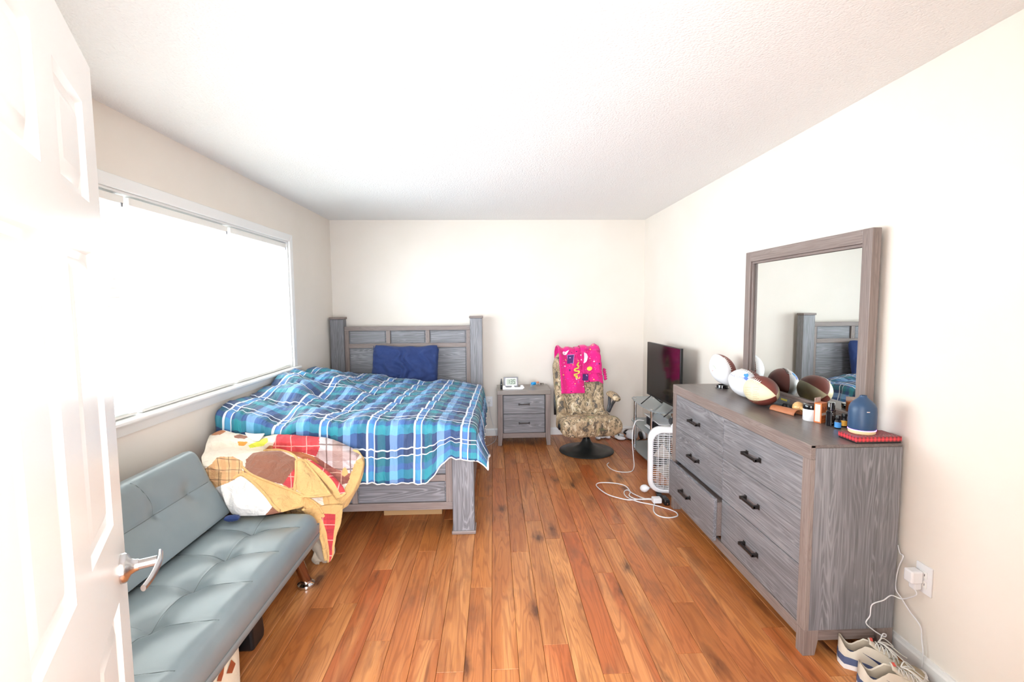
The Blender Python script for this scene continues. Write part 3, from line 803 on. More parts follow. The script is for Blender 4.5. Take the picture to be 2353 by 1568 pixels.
# ------------------------------------------------------------------ pillow
def cushion_mb(w, h, t, nu=40, nv=30, seed=0, wr=0.01, pinch=0.25):
    """plump cushion in local XZ plane, thickness in Y"""
    mb = MB()
    def side(sg):
        def fn(a, b_):
            u = a*2-1; v = b_*2-1
            e = max(0.0, (1-abs(u)**2.4))*max(0.0, (1-abs(v)**2.4))
            # rounded corners and pulled-in edges
            ru = u*(1-0.10*abs(v)**4-pinch*0.16*(1-v*v)*abs(u)**3); rv = v*(1-0.10*abs(u)**4-(0.10*(1-(u+0.2)**2) if v > 0 else 0.0)-pinch*0.30*(1-u*u)*abs(v)**3)
            fold_ = 0.6*math.sin((u*1.3+v*0.5)*11+5*nzp(u*2, v*2, seed))*(0.4+0.6*e)+0.8*nzp(u*3.5+seed, v*2.5, sg*2.0)+0.35*nzp(u*9, v*7, seed)
            y = sg*(t/2)*(e**0.42)
            return Vector((ru*w/2+0.25*wr*nzp(u*3, v*3, seed), y+wr*fold_*(0.15+0.85*e**0.3), rv*h/2+0.5*wr*nzp(u*2.5, 0.3, seed)*abs(v)))
        return fn
    mb.grid(side(-1), nu, nv); mb.grid(side(1), nu, nv, flip=True)
    return mb
pl = thing('pillow', 'navy blue pillow propped against the headboard', 'pillow', (-0.945, 5.125, 0.875), 0.0)
pl.rotation_euler = (math.radians(-9), math.radians(3), 0)
MB_ = cushion_mb(0.72, 0.45, 0.18, 70, 50, seed=3, wr=0.026)
MB_.build('pillow_case', 'navycloth', pl, smooth=180, local=True)
sm = MB()
for s_ in (-1, 1): sm.tube([Vector((s_*0.345, 0, -0.18)), Vector((s_*0.335, 0.0, 0)), Vector((s_*0.345, 0, 0.18))], 0.004, 6)
sm.build('seam', 'navycloth', pl, smooth=180, local=True)

# ------------------------------------------------------------------ futon sofa
sofa = thing('futon_sofa', 'grey-green faux leather armless futon with tufted buttons', 'sofa', (-1.35, 1.65, 0))
SY0, SY1 = 0.74, 2.535
SB = [2.343-0.237*k for k in range(0, 7)]
def seat_pt(a, b_):
    """a across (0 back .. 1 front), b along y ; top surface with rounded edges"""
    x0, x1 = -1.46, -0.953
    # superellipse style edge rounding
    def edge(t, w, r):
        d = min(t, 1-t)*w
        return 0.0 if d >= r else r-math.sqrt(max(0.0, r*r-(r-d)**2))
    x = x0+(x1-x0)*a; y = SY0+(SY1-SY0)*b_
    z = 0.405-edge(a, x1-x0, 0.055)-edge(b_, SY1-SY0, 0.05)
    cx = -1.205
    ins = sstep(0, 0.1, a)*sstep(1, 0.9, a)
    z -= 0.0035*gauss(x-cx, 0.007)*sstep(0, 0.04, b_)*sstep(1, 0.96, b_)+0.006*gauss(x-cx, 0.05)
    for yb in SB:
        d2 = ((x-cx)**2+(y-yb)**2)
        z -= 0.016*math.exp(-d2/0.0012)+0.012*math.exp(-d2/0.008)
        yy = yb+0.05*((x-cx)/0.22)**2*(0.5 if x > cx else 0.2)
        z -= 0.003*gauss(y-yy, 0.007)*ins+0.006*gauss(y-yy, 0.05)*ins
    z += 0.008*math.sin(PI*a)
    return Vector((x, y, z))
mb = MB(); NU, NV = 56, 150
mb.grid(seat_pt, NU, NV)
# sides down to the lower seam and the bottom
def skirt(mb, pts, zb, inset=0.0):
    pass
bor = [seat_pt(i/NU, 0) for i in range(NU+1)]+[seat_pt(1, j/NV) for j in range(1, NV+1)]+[seat_pt(i/NU, 1) for i in range(NU-1, -1, -1)]+[seat_pt(0, j/NV) for j in range(NV-1, 0, -1)]
cc = Vector((-1.2, 1.64, 0))
def ringat(z, k):
    R = []
    for p in bor:
        q = Vector((p.x, p.y, z)); R.append(Vector((q.x+(cc.x-q.x)*k*0.5, q.y+(cc.y-q.y)*k*0.15, z)))
    return R
mb.rings([bor, ringat(0.335, -0.03), ringat(0.29, -0.02), ringat(0.285, 0.0), ringat(0.278, -0.025), ringat(0.250, -0.005), ringat(0.243, 0.05)], False, True)
seat = mb.build('seat', 'leather', sofa, smooth=50)
MB().tube([p for p in ringat(0.285, 0.0)], 0.003, 6, closed=True).build('piping', 'seam', seat, smooth=180)
def seam_line(f, n=30): return [f(i/n) for i in range(n+1)]
sm = MB(); cx_a = (-1.205+1.46)/0.507
sm.tube([seat_pt(cx_a, 0.03+0.94*i/80)+Vector((0, 0, 0.0008)) for i in range(81)], 0.0012, 5)
for yb in SB:
    pth = []
    for i in range(41):
        a = 0.06+0.88*i/40; x = -1.46+0.507*a; yy = yb+0.05*((x+1.205)/0.22)**2*(0.5 if x > -1.205 else 0.2)
        pth.append(seat_pt(a, (yy-SY0)/(SY1-SY0))+Vector((0, 0, 0.0008)))
    sm.tube(pth, 0.0012, 5)
sm.build('stitching', 'seam', seat, smooth=180)
for yb in SB: MB().lathe([(0.009, -0.003), (0.009, 0.001), (0.005, 0.003)], seat_pt(cx_a, (yb-SY0)/(SY1-SY0)), 14).build('button', 'leather', seat, smooth=60)
# backrest, reclined
BB = Vector((-1.440, 0, 0.405)); BT = Vector((-1.612, 0, 0.755)); bdir = (BT-BB); blen = bdir.length; bdir.normalize(); bn = Vector((bdir.z, 0, -bdir.x))
def back_pt(a, b_):
    y = SY0+(SY1-SY0-0.01)*b_; t = a*blen
    def edge(d, r): return 0.0 if d >= r else r-math.sqrt(max(0.0, r*r-(r-d)**2))
    n_ = 0.055-edge((1-a)*blen, 0.055)-edge(a*blen+0.02, 0.03)-edge(min(b_, 1-b_)*(SY1-SY0), 0.05)
    tc = blen*0.50
    n_ -= 0.0035*gauss(t-tc, 0.007)+0.005*gauss(t-tc, 0.05)
    for yb in SB:
        d2 = (t-tc)**2+(y-yb)**2
        n_ -= 0.016*math.exp(-d2/0.0012)+0.010*math.exp(-d2/0.008)
        yy = yb-0.05*max(0, (t-tc)/0.18)**2
        if int(round((2.343-yb)/0.237)) % 2 == 1: n_ -= 0.003*gauss(y-yy, 0.007)*sstep(tc-0.01, tc, t)
    return BB+bdir*t+bn*n_+Vector((0, y, 0))
mb = MB(); mb.grid(back_pt, 46, 150)
bor = [back_pt(i/46, 0) for i in range(47)]+[back_pt(1, j/150) for j in range(1, 151)]+[back_pt(i/46, 1) for i in range(45, -1, -1)]+[back_pt(0, j/150) for j in range(149, 0, -1)]
def bring(nn, k):
    R = []
    for p in bor:
        q = p-bn*((p-BB).dot(bn)); q = q+bn*nn
        mid = BB+bdir*blen*0.5; mid = Vector((mid.x, 1.64, mid.z))+bn*nn
        R.append(q+(mid-q)*k)
    return R
mb.rings([bor, bring(-0.03, -0.005), bring(-0.055, 0.02), bring(-0.06, 0.1)], False, True)
bk = mb.build('backrest', 'leather', sofa, smooth=50)
sm = MB(); sm.tube([back_pt(0.5, 0.03+0.94*i/80)+bn*0.0008 for i in range(81)], 0.0012, 5)
for q in (1, 3, 5):
    yb = SB[q]; pth = []
    for i in range(25):
        a = 0.5+0.44*i/24; t = a*blen; yy = yb-0.05*((t-blen*0.5)/0.18)**2
        pth.append(back_pt(a, (yy-SY0)/(SY1-SY0-0.01))+bn*0.0008)
    sm.tube(pth, 0.0012, 5)
sm.build('stitching', 'seam', bk, smooth=180)
for yb in SB: MB().lathe([(0.009, -0.003), (0.009, 0.001), (0.005, 0.003)], back_pt(0.5, (yb-SY0)/(SY1-SY0-0.01)), 14, M3=Matrix((Vector((0, 1, 0)), bdir, bn)).transposed()).build('button', 'leather', bk, smooth=60)
bxo('underframe', 'black', sofa, -1.42, -1.02, 0.85, 2.42, 0.222, 0.246, 0)
MT['legmetal'] = simple('bronze_chrome_leg', 'A98C7C', 0.15, metal=1.0)
for x, y in ((-1.03, 2.50), (-1.58, 2.50), (-1.03, 0.90), (-1.58, 0.90)):
    dx = 0.03 if x > -1.3 else -0.03
    lg = MB().cyl((x-dx*0.8, y-0.06 if y > 2 else y+0.05, 0.25), (x+dx*0.25, y+0.01, 0.03), 0.028, 0.026, 20).build('leg', 'legmetal', sofa, smooth=50)
    MB().lathe([(0.044, 0.0), (0.047, 0.008), (0.044, 0.018), (0.030, 0.026), (0.028, 0.034)], (x+dx*0.25, y+0.01, 0), 26).build('foot_cap', 'chrome', lg, smooth=40)
MB().prism([(2.02, 0.0), (2.12, 0.0), (2.13, 0.03), (2.10, 0.23), (2.00, 0.23)], 0, -1.16, -1.06).build('centre_leg', 'black', sofa, bevel=0.012)

# ================================================================== nightstand
NX0, NX1, NY0, NY1, NZ = 0.036, 0.596, 4.995, 5.375, 0.594
ns = thing('nightstand', 'grey-brown wooden nightstand with two drawers beside the bed', 'nightstand', ((NX0+NX1)/2, (NY0+NY1)/2, 0))
bxo('top', 'gtopx', ns, NX0-0.006, NX1+0.006, NY0-0.006, NY1, NZ-0.045, NZ, 0.004)
def leg_taper(parent, x0, x1, y0, y1, zt, out, m='gfz', name='leg', tz=0.10):
    mb = MB()
    t = 0.012
    xa, xb = (x0, x1-t) if out < 0 else (x0+t, x1)
    mb.rings([[Vector(p) for p in ((xa, y0, 0), (xb, y0, 0), (xb, y1, 0), (xa, y1, 0))],
              [Vector(p) for p in ((x0, y0, tz), (x1, y0, tz), (x1, y1, tz), (x0, y1, tz))],
              [Vector(p) for p in ((x0, y0, zt), (x1, y0, zt), (x1, y1, zt), (x0, y1, zt))]])
    return mb.build(name, m, parent, bevel=0.002)
for x0, x1, o_ in ((NX0, NX0+0.052, -1), (NX1-0.052, NX1, 1)):
    leg_taper(ns, x0, x1, NY0, NY0+0.045, NZ-0.045, o_, tz=0.125); leg_taper(ns, x0, x1, NY1-0.045, NY1, NZ-0.045, o_, tz=0.125)
    bxo('side_panel', 'gwz', ns, x0+0.008, x1-0.02, NY0+0.045, NY1-0.045, 0.10, NZ-0.045, 0)
body = MB(); body.box(NX0+0.052, NX1-0.052, NY0+0.022, NY1-0.01, 0.135, NZ-0.047)
body.build('carcass', 'black', ns)
bxo('bottom_rail', 'gfx', ns, NX0+0.052, NX1-0.052, NY0+0.004, NY0+0.03, 0.082, 0.135, 0.003)
def pull_x(parent, cx, y, cz, w=0.115):
    h = MB(); h.box(cx-w/2, cx+w/2, y-0.026, y-0.016, cz-0.006, cz+0.006)
    for s_ in (-1, 1):
        h.box(cx+s_*(w/2-0.004)-0.006, cx+s_*(w/2-0.004)+0.006, y-0.028, y, cz-0.009, cz+0.009)
    return h.build('handle', 'blackmetal', parent, bevel=0.0015)
for z0, z1 in ((0.139, 0.339), (0.343, 0.540)):
    d = bxo('drawer', 'gwx', ns, NX0+0.062, NX1-0.062, NY0+0.006, NY0+0.026, z0, z1, 0.003)
    pull_x(d, (NX0+NX1)/2, NY0+0.006, (z0+z1)/2+0.005)

# things on the nightstand
clk = thing('digital_clock', 'grey digital clock showing 1:35 behind the white phone rest', 'clock', (0.20, 5.16, NZ))
c0 = PXY(1166, 893-8, 5.12)
cxk = PXY(1174, 875, 5.16).x
tl = math.radians(-12); RK = Matrix.Rotation(tl, 3, 'X')
def CK(x, y, z): return Vector((cxk, 5.16, NZ+0.004)) + RK @ Vector((x, y, z))
mb = MB(); mb.obox(CK(0, 0.012, 0.058), (0.160, 0.024, 0.116), RK); mb.build('case', 'grey', clk, bevel=0.004)
mb = MB(); mb.obox(CK(0.002, -0.001, 0.062), (0.122, 0.004, 0.080), RK); mb.build('bezel', 'nickel', clk, bevel=0.001)
MT['lcd'] = simple('lcd_grey_green', 'A9B5A0', 0.25)
mb = MB(); mb.obox(CK(0.002, -0.003, 0.062), (0.108, 0.003, 0.068), RK); scr = mb.build('screen', 'lcd', clk)
MT['lcdink'] = simple('lcd_ink', '4A5C50', 0.5)
SEG = {'1': 'bc', '3': 'abgcd', '5': 'afgcd'}
dg = MB()
def seg7(ch, ox):
    w, h, t = 0.018, 0.042, 0.0045
    pos = {'a': (0, h/2, w, t), 'g': (0, 0, w, t), 'd': (0, -h/2, w, t), 'b': (w/2, h/4, t, h/2), 'c': (w/2, -h/4, t, h/2), 'f': (-w/2, h/4, t, h/2), 'e': (-w/2, -h/4, t, h/2)}
    for s_ in SEG[ch]:
        x, z, ww, hh = pos[s_]; dg.obox(CK(ox+x, -0.0048, 0.065+z), (ww, 0.0006, hh), RK)
seg7('1', -0.028); seg7('3', 0.004); seg7('5', 0.034)
for z in (-0.01, 0.01): dg.obox(CK(-0.012, -0.0048, 0.065+z), (0.004, 0.0006, 0.004), RK)
dg.build('digits', 'lcdink', scr)
# white rest in front of the clock, two scooped notches
sx0, sx1 = PXY(1155, 885, 5.08).x, PXY(1205, 885, 5.08).x
st = thing('phone_rest', 'white notched plastic rest lying in front of the clock', 'phone rest', ((sx0+sx1)/2, 5.09, NZ))
w_ = sx1-sx0
prof = [(0, 0.004), (0, 0.040), (0.012, 0.046), (0.05, 0.042), (0.075, 0.026), (0.13, 0.024), (0.165, 0.030), (0.175, 0.046), (0.215, 0.048)]
px_ = [(0.0, 0.0), (0.0, 0.030), (0.02, 0.044), (0.10, 0.044), (0.13, 0.030), (0.17, 0.022), (0.38, 0.022), (0.42, 0.030), (0.41, 0.044), (0.50, 0.044), (0.53, 0.032), (0.56, 0.024), (0.78, 0.024), (0.82, 0.034), (0.81, 0.046), (0.92, 0.046), (1.0, 0.018), (0.90, 0.0)]
MB().prism([(sx0+a*w_, NZ+b_) for a, b_ in px_], 1, 5.055, 5.078).build('front_plate', 'whitegloss', st, bevel=0.003)
MB().prism([(sx0+0.01, NZ), (sx1-0.03, NZ), (sx1-0.03, NZ+0.012), (sx0+0.01, NZ+0.012)], 1, 5.078, 5.118).build('base', 'whitegloss', st, bevel=0.003)
vp = PXY(1152, 887, 5.10)
vpn = thing('vape_pen', 'small black pen standing upright at the nightstand corner', 'pen', (vp.x, 5.10, NZ))
MB().lathe([(0.0105, 0), (0.0115, 0.004), (0.0115, 0.068), (0.010, 0.072)], (vp.x, 5.10, NZ), 18).build('barrel', 'black', vpn, smooth=40)
MB().lathe([(0.0075, 0.072), (0.0085, 0.075), (0.0085, 0.088), (0.006, 0.092), (0.0055, 0.108), (0.004, 0.112)], (vp.x, 5.10, NZ), 16).build('mouthpiece', 'darkgrey', vpn, smooth=40)
MB().lathe([(0.0035, 0.0), (0.003, 0.002)], (vp.x, 5.10-0.0112, NZ+0.052), 12, M3=Matrix.Rotation(PI/2, 3, 'X')).build('button', 'whitegloss', vpn)
bt = PXZ(1222, 890, NZ)
lt = thing('blue_capped_vial', 'clear little bottle with a bright blue cap lying on the nightstand', 'bottle', (bt.x, bt.y, NZ))
ax = Vector((0.9, 0.42, 0.05)).normalized(); RM = Vector((0, 0, 1)).rotation_difference(ax).to_matrix()
MB().lathe([(0.012, 0), (0.016, 0.003), (0.016, 0.030), (0.012, 0.034)], (bt.x-0.012, bt.y, NZ+0.0162), 18, M3=RM).build('body', 'clear', lt, smooth=50)
MT['cyan'] = simple('bright_blue_plastic', '1E9AE0', 0.3)
MB().lathe([(0.0165, 0), (0.0175, 0.002), (0.0175, 0.042), (0.015, 0.046)], (bt.x+0.0, bt.y+0.012, NZ+0.034), 18, M3=RM).build('cap', 'cyan', lt, smooth=50)
kp = PXZ(1240, 884, NZ)
ky = thing('key_ring', 'bunch of keys and charms beside the blue-capped vial', 'keys', (kp.x, kp.y, NZ))
mb = MB(); mb.tube([kp+Vector((0.02*math.cos(a), 0.016*math.sin(a), 0.006)) for a in [2*PI*i/20 for i in range(20)]], 0.0013, 6, closed=True); mb.build('ring', 'chrome', ky, smooth=180)
MT['brass'] = simple('dull_brass', '9A7A52', 0.35, metal=0.9); MT['salmon'] = simple('salmon_charm', 'E09A7C', 0.5)
for i, (a, r, m_) in enumerate(((0.2, 0.0, 'brass'), (0.7, 0.004, 'nickel'), (-0.4, 0.008, 'black'), (1.2, 0.010, 'nickel'))):
    Rk = Matrix.Rotation(a, 3, 'Z') @ Matrix.Rotation(0.12*i-0.1, 3, 'Y')
    k_ = MB(); c = kp+Rk @ Vector((0.036, 0, 0))+Vector((0, 0, 0.008+r))
    k_.obox(c, (0.034, 0.007, 0.002), Rk); k_.lathe([(0.011, -0.001), (0.011, 0.001)], c-Rk @ Vector((0.02, 0, 0)), 14, M3=Rk)
    k_.build('key', m_, ky)
mb = MB().lathe([(0.003, -0.012), (0.013, -0.007), (0.015, 0.0), (0.012, 0.008), (0.003, 0.012)], kp+Vector((-0.02, 0.022, 0.022)), 14); mb.build('charm', 'salmon', ky, smooth=180)

# ================================================================== dresser
DX0, DX1, DY0, DY1, DZ = 1.300, 1.691, 1.880, 3.392, 0.916
dr = thing('dresser', 'long grey-brown wooden dresser with six drawers, one slightly open', 'dresser', ((DX0+DX1)/2, (DY0+DY1)/2, 0))
bxo('top', 'gtop', dr, DX0, DX1, DY0, DY1, DZ-0.014, DZ, 0.003)
bxo('top_rail', 'gfy', dr, DX0-0.002, DX0+0.022, DY0, DY1, DZ-0.062, DZ-0.0005, 0.003)
side = bxo('side_panel', 'gwz', dr, DX0+0.022, DX1, DY0+0.001, DY0+0.019, 0.112, DZ-0.0145, 0.001)
bxo('side_panel', 'gwz', dr, DX0+0.022, DX1, DY1-0.019, DY1-0.001, 0.112, DZ-0.0145, 0.001)
bxo('back_panel', 'gwy', dr, DX1-0.008, DX1-0.001, DY0+0.019, DY1-0.019, 0.112, DZ-0.0145, 0)
car = MB(); car.box(DX0+0.045, DX1-0.01, DY0+0.02, DY1-0.02, 0.115, DZ-0.016); car.build('carcass', 'black', dr)
for y0, y1, o_ in ((DY0, DY0+0.050, -1), (DY1-0.050, DY1, 1)):
    bxo('stile', 'gfz', dr, DX0, DX0+0.022, y0, y1, 0.112, DZ-0.062, 0.002)
    for x0, x1 in ((DX0, DX0+0.066), (DX1-0.07, DX1)):
        mb = MB(); t = 0.014
        xb = (x0, x1-t) if x0 == DX0 else (x0+t, x1)
        yo = (y0, y1) if o_ < 0 else (y0, y1)
        mb.rings([[Vector(p) for p in ((xb[0], y0, 0), (xb[1], y0, 0), (xb[1], y1, 0), (xb[0], y1, 0))],
                  [Vector(p) for p in ((x0, y0, 0.075), (x1, y0, 0.075), (x1, y1, 0.075), (x0, y1, 0.075))],
                  [Vector(p) for p in ((x0, y0, 0.112), (x1, y0, 0.112), (x1, y1, 0.112), (x0, y1, 0.112))]])
        mb.build('leg', 'gfz', dr, bevel=0.002)
    ya = y0+0.012 if o_ < 0 else y1-0.030
    bxo('apron', 'gfx', dr, DX0+0.066, DX1-0.07, ya, ya+0.018, 0.058, 0.112, 0.002)
bxo('front_apron', 'gfy', dr, DX0+0.002, DX0+0.022, DY0+0.05, DY1-0.05, 0.066, 0.118, 0.003)
YS = 2.637
def pull_y(parent, x, cy, cz, w=0.135):
    h = MB(); h.box(x-0.032, x-0.020, cy-w/2, cy+w/2, cz-0.006, cz+0.006)
    for s_ in (-1, 1):
        h.box(x-0.033, x-0.001, cy+s_*(w/2-0.007)-0.007, cy+s_*(w/2-0.007)+0.007, cz-0.008, cz+0.008)
        h.box(x-0.003, x, cy+s_*(w/2-0.007)-0.011, cy+s_*(w/2-0.007)+0.011, cz-0.013, cz+0.013)
    return h.build('handle', 'blackmetal', parent, bevel=0.0015)
for (y0, y1, hc) in ((1.933, YS-0.0025, 2.318), (YS+0.0025, 3.340, 3.012)):
    for i, (z0, z1) in enumerate(((0.122, 0.373), (0.377, 0.6138), (0.6158, 0.850))):
        out = 0.045 if (i == 0 and y0 > 2.5) else 0.0
        x = DX0+0.006-out
        d = bxo('drawer', 'gwy', dr, x, x+0.02, y0, y1, z0, z1, 0.002)
        bxo('drawer_box', 'gfy', d, x+0.0205, x+0.30, y0+0.018, y1-0.018, z0+0.02, z1-0.03, 0)
        pull_y(d, x, hc if not out else 3.03, (z0+z1)/2-0.006)

# ------------------------------------------------------------------ mirror on the dresser
MX0, MX1, MY0, MY1, MZ0, MZ1 = 1.650, 1.692, 2.045, 3.092, DZ+0.0008, 1.825
mr = thing('dresser_mirror', 'large rectangular mirror in a grey-brown wooden frame on the dresser', 'mirror', (MX1, (MY0+MY1)/2, DZ))
FW = 0.058
bxo('stile', 'gfz', mr, MX0, MX1, MY0, MY0+FW, MZ0, MZ1, 0.003); bxo('stile', 'gfz', mr, MX0, MX1, MY1-FW, MY1, MZ0, MZ1, 0.003)
bxo('top_rail', 'gfy', mr, MX0+0.001, MX1, MY0+FW, MY1-FW, MZ1-0.062, MZ1, 0.003); bxo('bottom_rail', 'gfy', mr, MX0+0.001, MX1, MY0+FW, MY1-FW, MZ0, MZ0+0.050, 0.003)
def mrail(n, y0, y1, z0, z1, m): bxo(n, m, mr, MX0+0.012, MX0+0.026, y0, y1, z0, z1, 0.002)
mrail('inner_moulding', MY0+FW, MY0+FW+0.014, MZ0+0.064, MZ1-0.076, 'gfz'); mrail('inner_moulding', MY1-FW-0.014, MY1-FW, MZ0+0.064, MZ1-0.076, 'gfz')
mrail('inner_moulding', MY0+FW, MY1-FW, MZ1-0.076, MZ1-0.062, 'gfy'); mrail('inner_moulding', MY0+FW, MY1-FW, MZ0+0.050, MZ0+0.064, 'gfy')
MB().box(MX0+0.026, MX0+0.030, MY0+FW, MY1-FW, MZ0+0.050, MZ1-0.062).build('glass', 'mirror', mr)
bxo('back_board', 'black', mr, MX0+0.031, MX1-0.002, MY0+FW, MY1-FW, MZ0+0.050, MZ1-0.062, 0)
bxo('support_post', 'black', mr, MX1+0.001, MX1+0.012, MY0+0.02, MY0+0.08, 0.60, 1.33, 0)
bxo('support_post', 'black', mr, MX1+0.001, MX1+0.012, MY1-0.08, MY1-0.02, 0.60, 1.33, 0)

# ------------------------------------------------------------------ footballs
def football(name, label, loc, axis, up_, cols, Lb=0.28, Rb=0.086, lace=True, off=0.0):
    o = thing(name, label, 'football', loc, group='footballs on the dresser')
    ax = Vector(axis).normalized()
    lz = Vector(up_); lz = (lz-ax*lz.dot(ax)).normalized(); q = Matrix((ax, lz.cross(ax), lz)).transposed()
    o.rotation_euler = q.to_euler()
    prof = []
    n = 28
    for i in range(n+1):
        t = -1+2*i/n; x = t*Lb/2
        r = Rb*max(0.0, (1-abs(t)**2.05))**0.72
        prof.append((max(r, 0.0008), x))
    Mx = Matrix(((0, 0, 1), (1, 0, 0), (0, 1, 0)))
    MB().lathe(prof, (0, 0, 0), 40, M3=Mx).build('shell', footballmat(label[:18].replace(' ', '_'), cols, off), o, smooth=180, local=True)
    if lace:
        lc = MB()
        def S(x, ang, up=0.001):
            t = x/(Lb/2); r = Rb*max(0.0, 1-abs(t)**2.05)**0.72+up
            return Vector((x, r*math.cos(ang), r*math.sin(ang)))
        lc.tube([S(-0.052+0.104*i/14, PI/2, 0.0015) for i in range(15)], 0.0022, 6)
        for k in range(8):
            x = -0.048+0.0137*k
            lc.tube([S(x, PI/2-0.16+0.32*i/8, 0.002) for i in range(9)], 0.0020, 6)
        lc.build('laces', 'q_white', o, smooth=180, local=True)
    return o, Lb, Rb
BRN, BRD, WHT, CRM = '8A4A42', '7C3E34', 'F1F0F2', 'E9DDB8'
zt = DZ
# upright white / brown ball on a stand
p1 = PXZ(1661, 892, DZ); p1.x = 1.575; p1.y = 3.215
b1, _, _ = football('football', 'white and maroon football tilted on a black ring at the far end', (p1.x, p1.y, zt+0.1285), (0.207, -0.603, -0.75), (0.06, -0.76, 0.64), (BRN, WHT, WHT, BRN), 0.25, 0.080, True)
rg = MB().lathe([(0.040, 0.0), (0.046, 0.0), (0.046, 0.003), (0.038, 0.004), (0.036, 0.022), (0.030, 0.022), (0.030, 0.0)], (p1.x, p1.y, zt), 30, cap0=False, cap1=False).build('ball_stand', 'blackgloss', None, smooth=40)
tag(rg, 'round black plastic ring stand under the tilted football', 'stand')
# white lettered ball
b2, L2, R2 = football('football', 'white football with faint lettering and a blue emblem beside the mirror', (1.560, 2.875, zt+0.0885), (0.30, -0.93, -0.20), (-0.17, -0.13, 1.0), (BRN, WHT, WHT, BRN), 0.27, 0.085, True)
# autographed cream ball in front
b3, L3, R3 = football('football', 'worn cream and brown football covered in handwriting in front of the others', (1.520, 2.640, zt+0.086), (0.10, -0.99, -0.05), (-0.62, 0.0, 0.78), (BRD, CRM, BRD, CRM), 0.25, 0.083, True)
from mathutils.bvhtree import BVHTree
def bvh_of(o):
    bpy.context.view_layer.update()
    mw = o.matrix_world
    return BVHTree.FromPolygons([mw @ v.co for v in o.data.vertices], [tuple(p.vertices) for p in o.data.polygons])
def child_mesh(o, name):
    return [c for c in o.children if c.name.split('.')[0] == name][0]
def decal(tgt, flats, name, mat, up=0.0012, sub=0, parent=None):
    """lay flat print, outlined in picture coordinates, onto the surface of a thing"""
    bv = bvh_of(tgt); mwi = tgt.matrix_world.inverted(); mb = MB(); O = Vector((0, 0, EYE))
    for vs, fs in flats:
        P = []
        for (u, v) in vs:
            h = bv.ray_cast(O, pray(u, v).normalized())
            if h[0] is None: P = None; break
            n = h[1] if h[1].dot(pray(u, v)) < 0 else -h[1]
            P.append(mwi @ (h[0]+n*up))
        if P: mb.add(P, fs)
    if not mb.f: return None
    if parent is not None: mb.v = [tgt.matrix_world @ p for p in mb.v]; return mb.build(name, mat, parent, smooth=180)
    return mb.build(name, mat, tgt, local=True, smooth=180)
def disc(cx, cy, rx, ry=None, n=14, rot=0.0, a0=0, a1=2*PI):
    ry = ry or rx
    pts = [(cx, cy)]+[(cx+rx*math.cos(a)*math.cos(rot)-ry*math.sin(a)*math.sin(rot), cy+rx*math.cos(a)*math.sin(rot)+ry*math.sin(a)*math.cos(rot)) for a in [a0+(a1-a0)*i/n for i in range(n+1)]]
    return pts, [(0, i, i+1) for i in range(1, n+1)]
def quadp(*p): return list(p), [(0, 1, 2, 3)]
def strip(path, w):
    """ribbon of half width w along a picture polyline"""
    pts = []; n = len(path)
    for i, (x, y) in enumerate(path):
        x2, y2 = path[min(i+1, n-1)]; x1, y1 = path[max(i-1, 0)]
        d = math.hypot(x2-x1, y2-y1) or 1.0; nx, ny = -(y2-y1)/d, (x2-x1)/d
        ww = w if not callable(w) else w(i/(n-1))
        pts += [(x+nx*ww, y+ny*ww), (x-nx*ww, y-ny*ww)]
    return pts, [(2*i, 2*i+1, 2*i+3, 2*i+2) for i in range(n-1)]
def text_flat(txt, u, v, h, rot=0.0, sx=1.0):
    mb = text_mb(txt, h); c, s = math.cos(rot), math.sin(rot)
    return [(u+(p.x*sx)*c+p.y*s, v+(p.x*sx)*s-p.y*c) for p in mb.v], mb.f

MT['ink_lilac'] = simple('lilac_ink', '9AA0C8', 0.6); MT['ink_blue'] = simple('blue_ink', '4FA3E0', 0.5); MT['ink_blue2'] = simple('deep_blue_ink', '6C8CE0', 0.5)
MT['ink_brown'] = simple('faded_brown_ink', 'C9A070', 0.7); MT['ink_green'] = simple('faded_green_ink', 'B9BFAF', 0.7); MT['ink_red'] = simple('faded_red_ink', 'E09A90', 0.7)
sh2 = child_mesh(b2, 'shell'); sh3 = child_mesh(b3, 'shell'); sh1 = child_mesh(b1, 'shell')
decal(sh2, [text_flat('PLAYER OF', 1697, 860, 7.0, 0.24), text_flat('THE GAME', 1694, 866.5, 7.0, 0.24)], 'lettering', 'ink_lilac')
decal(sh2, [disc(1714, 864, 5.5, 3.5, rot=0.6), disc(1717, 863, 3, 4)], 'emblem', 'ink_blue')
decal(sh2, [disc(1715, 871, 6.5, 3.4, rot=0.45)], 'emblem', 'ink_blue2')
rs = random.Random(11); scr_ = []
for r_ in range(9):
    for c_ in range(2):
        u0 = 1711+c_*18+rs.random()*2; v0 = 890+r_*4.1+c_*0.6
        path = [(u0+k*1.1, v0+rs.uniform(-0.8, 0.8)+0.10*k) for k in range(12+rs.randint(-2, 2))]
        scr_.append(strip(path, 0.28))
decal(sh3, scr_, 'handwriting', 'ink_brown')
decal(sh1, [strip([(1638+k*0.9, 841+k*k*0.12) for k in range(9)], 1.0)], 'lettering', 'ink_green')
decal(sh1, [disc(1637.5, 852, 1.4, 0.8, rot=-0.6)], 'emblem', 'ink_red')

# ------------------------------------------------------------------ small things on the dresser top
def onD(u, v): return PXZ(u, v, DZ)
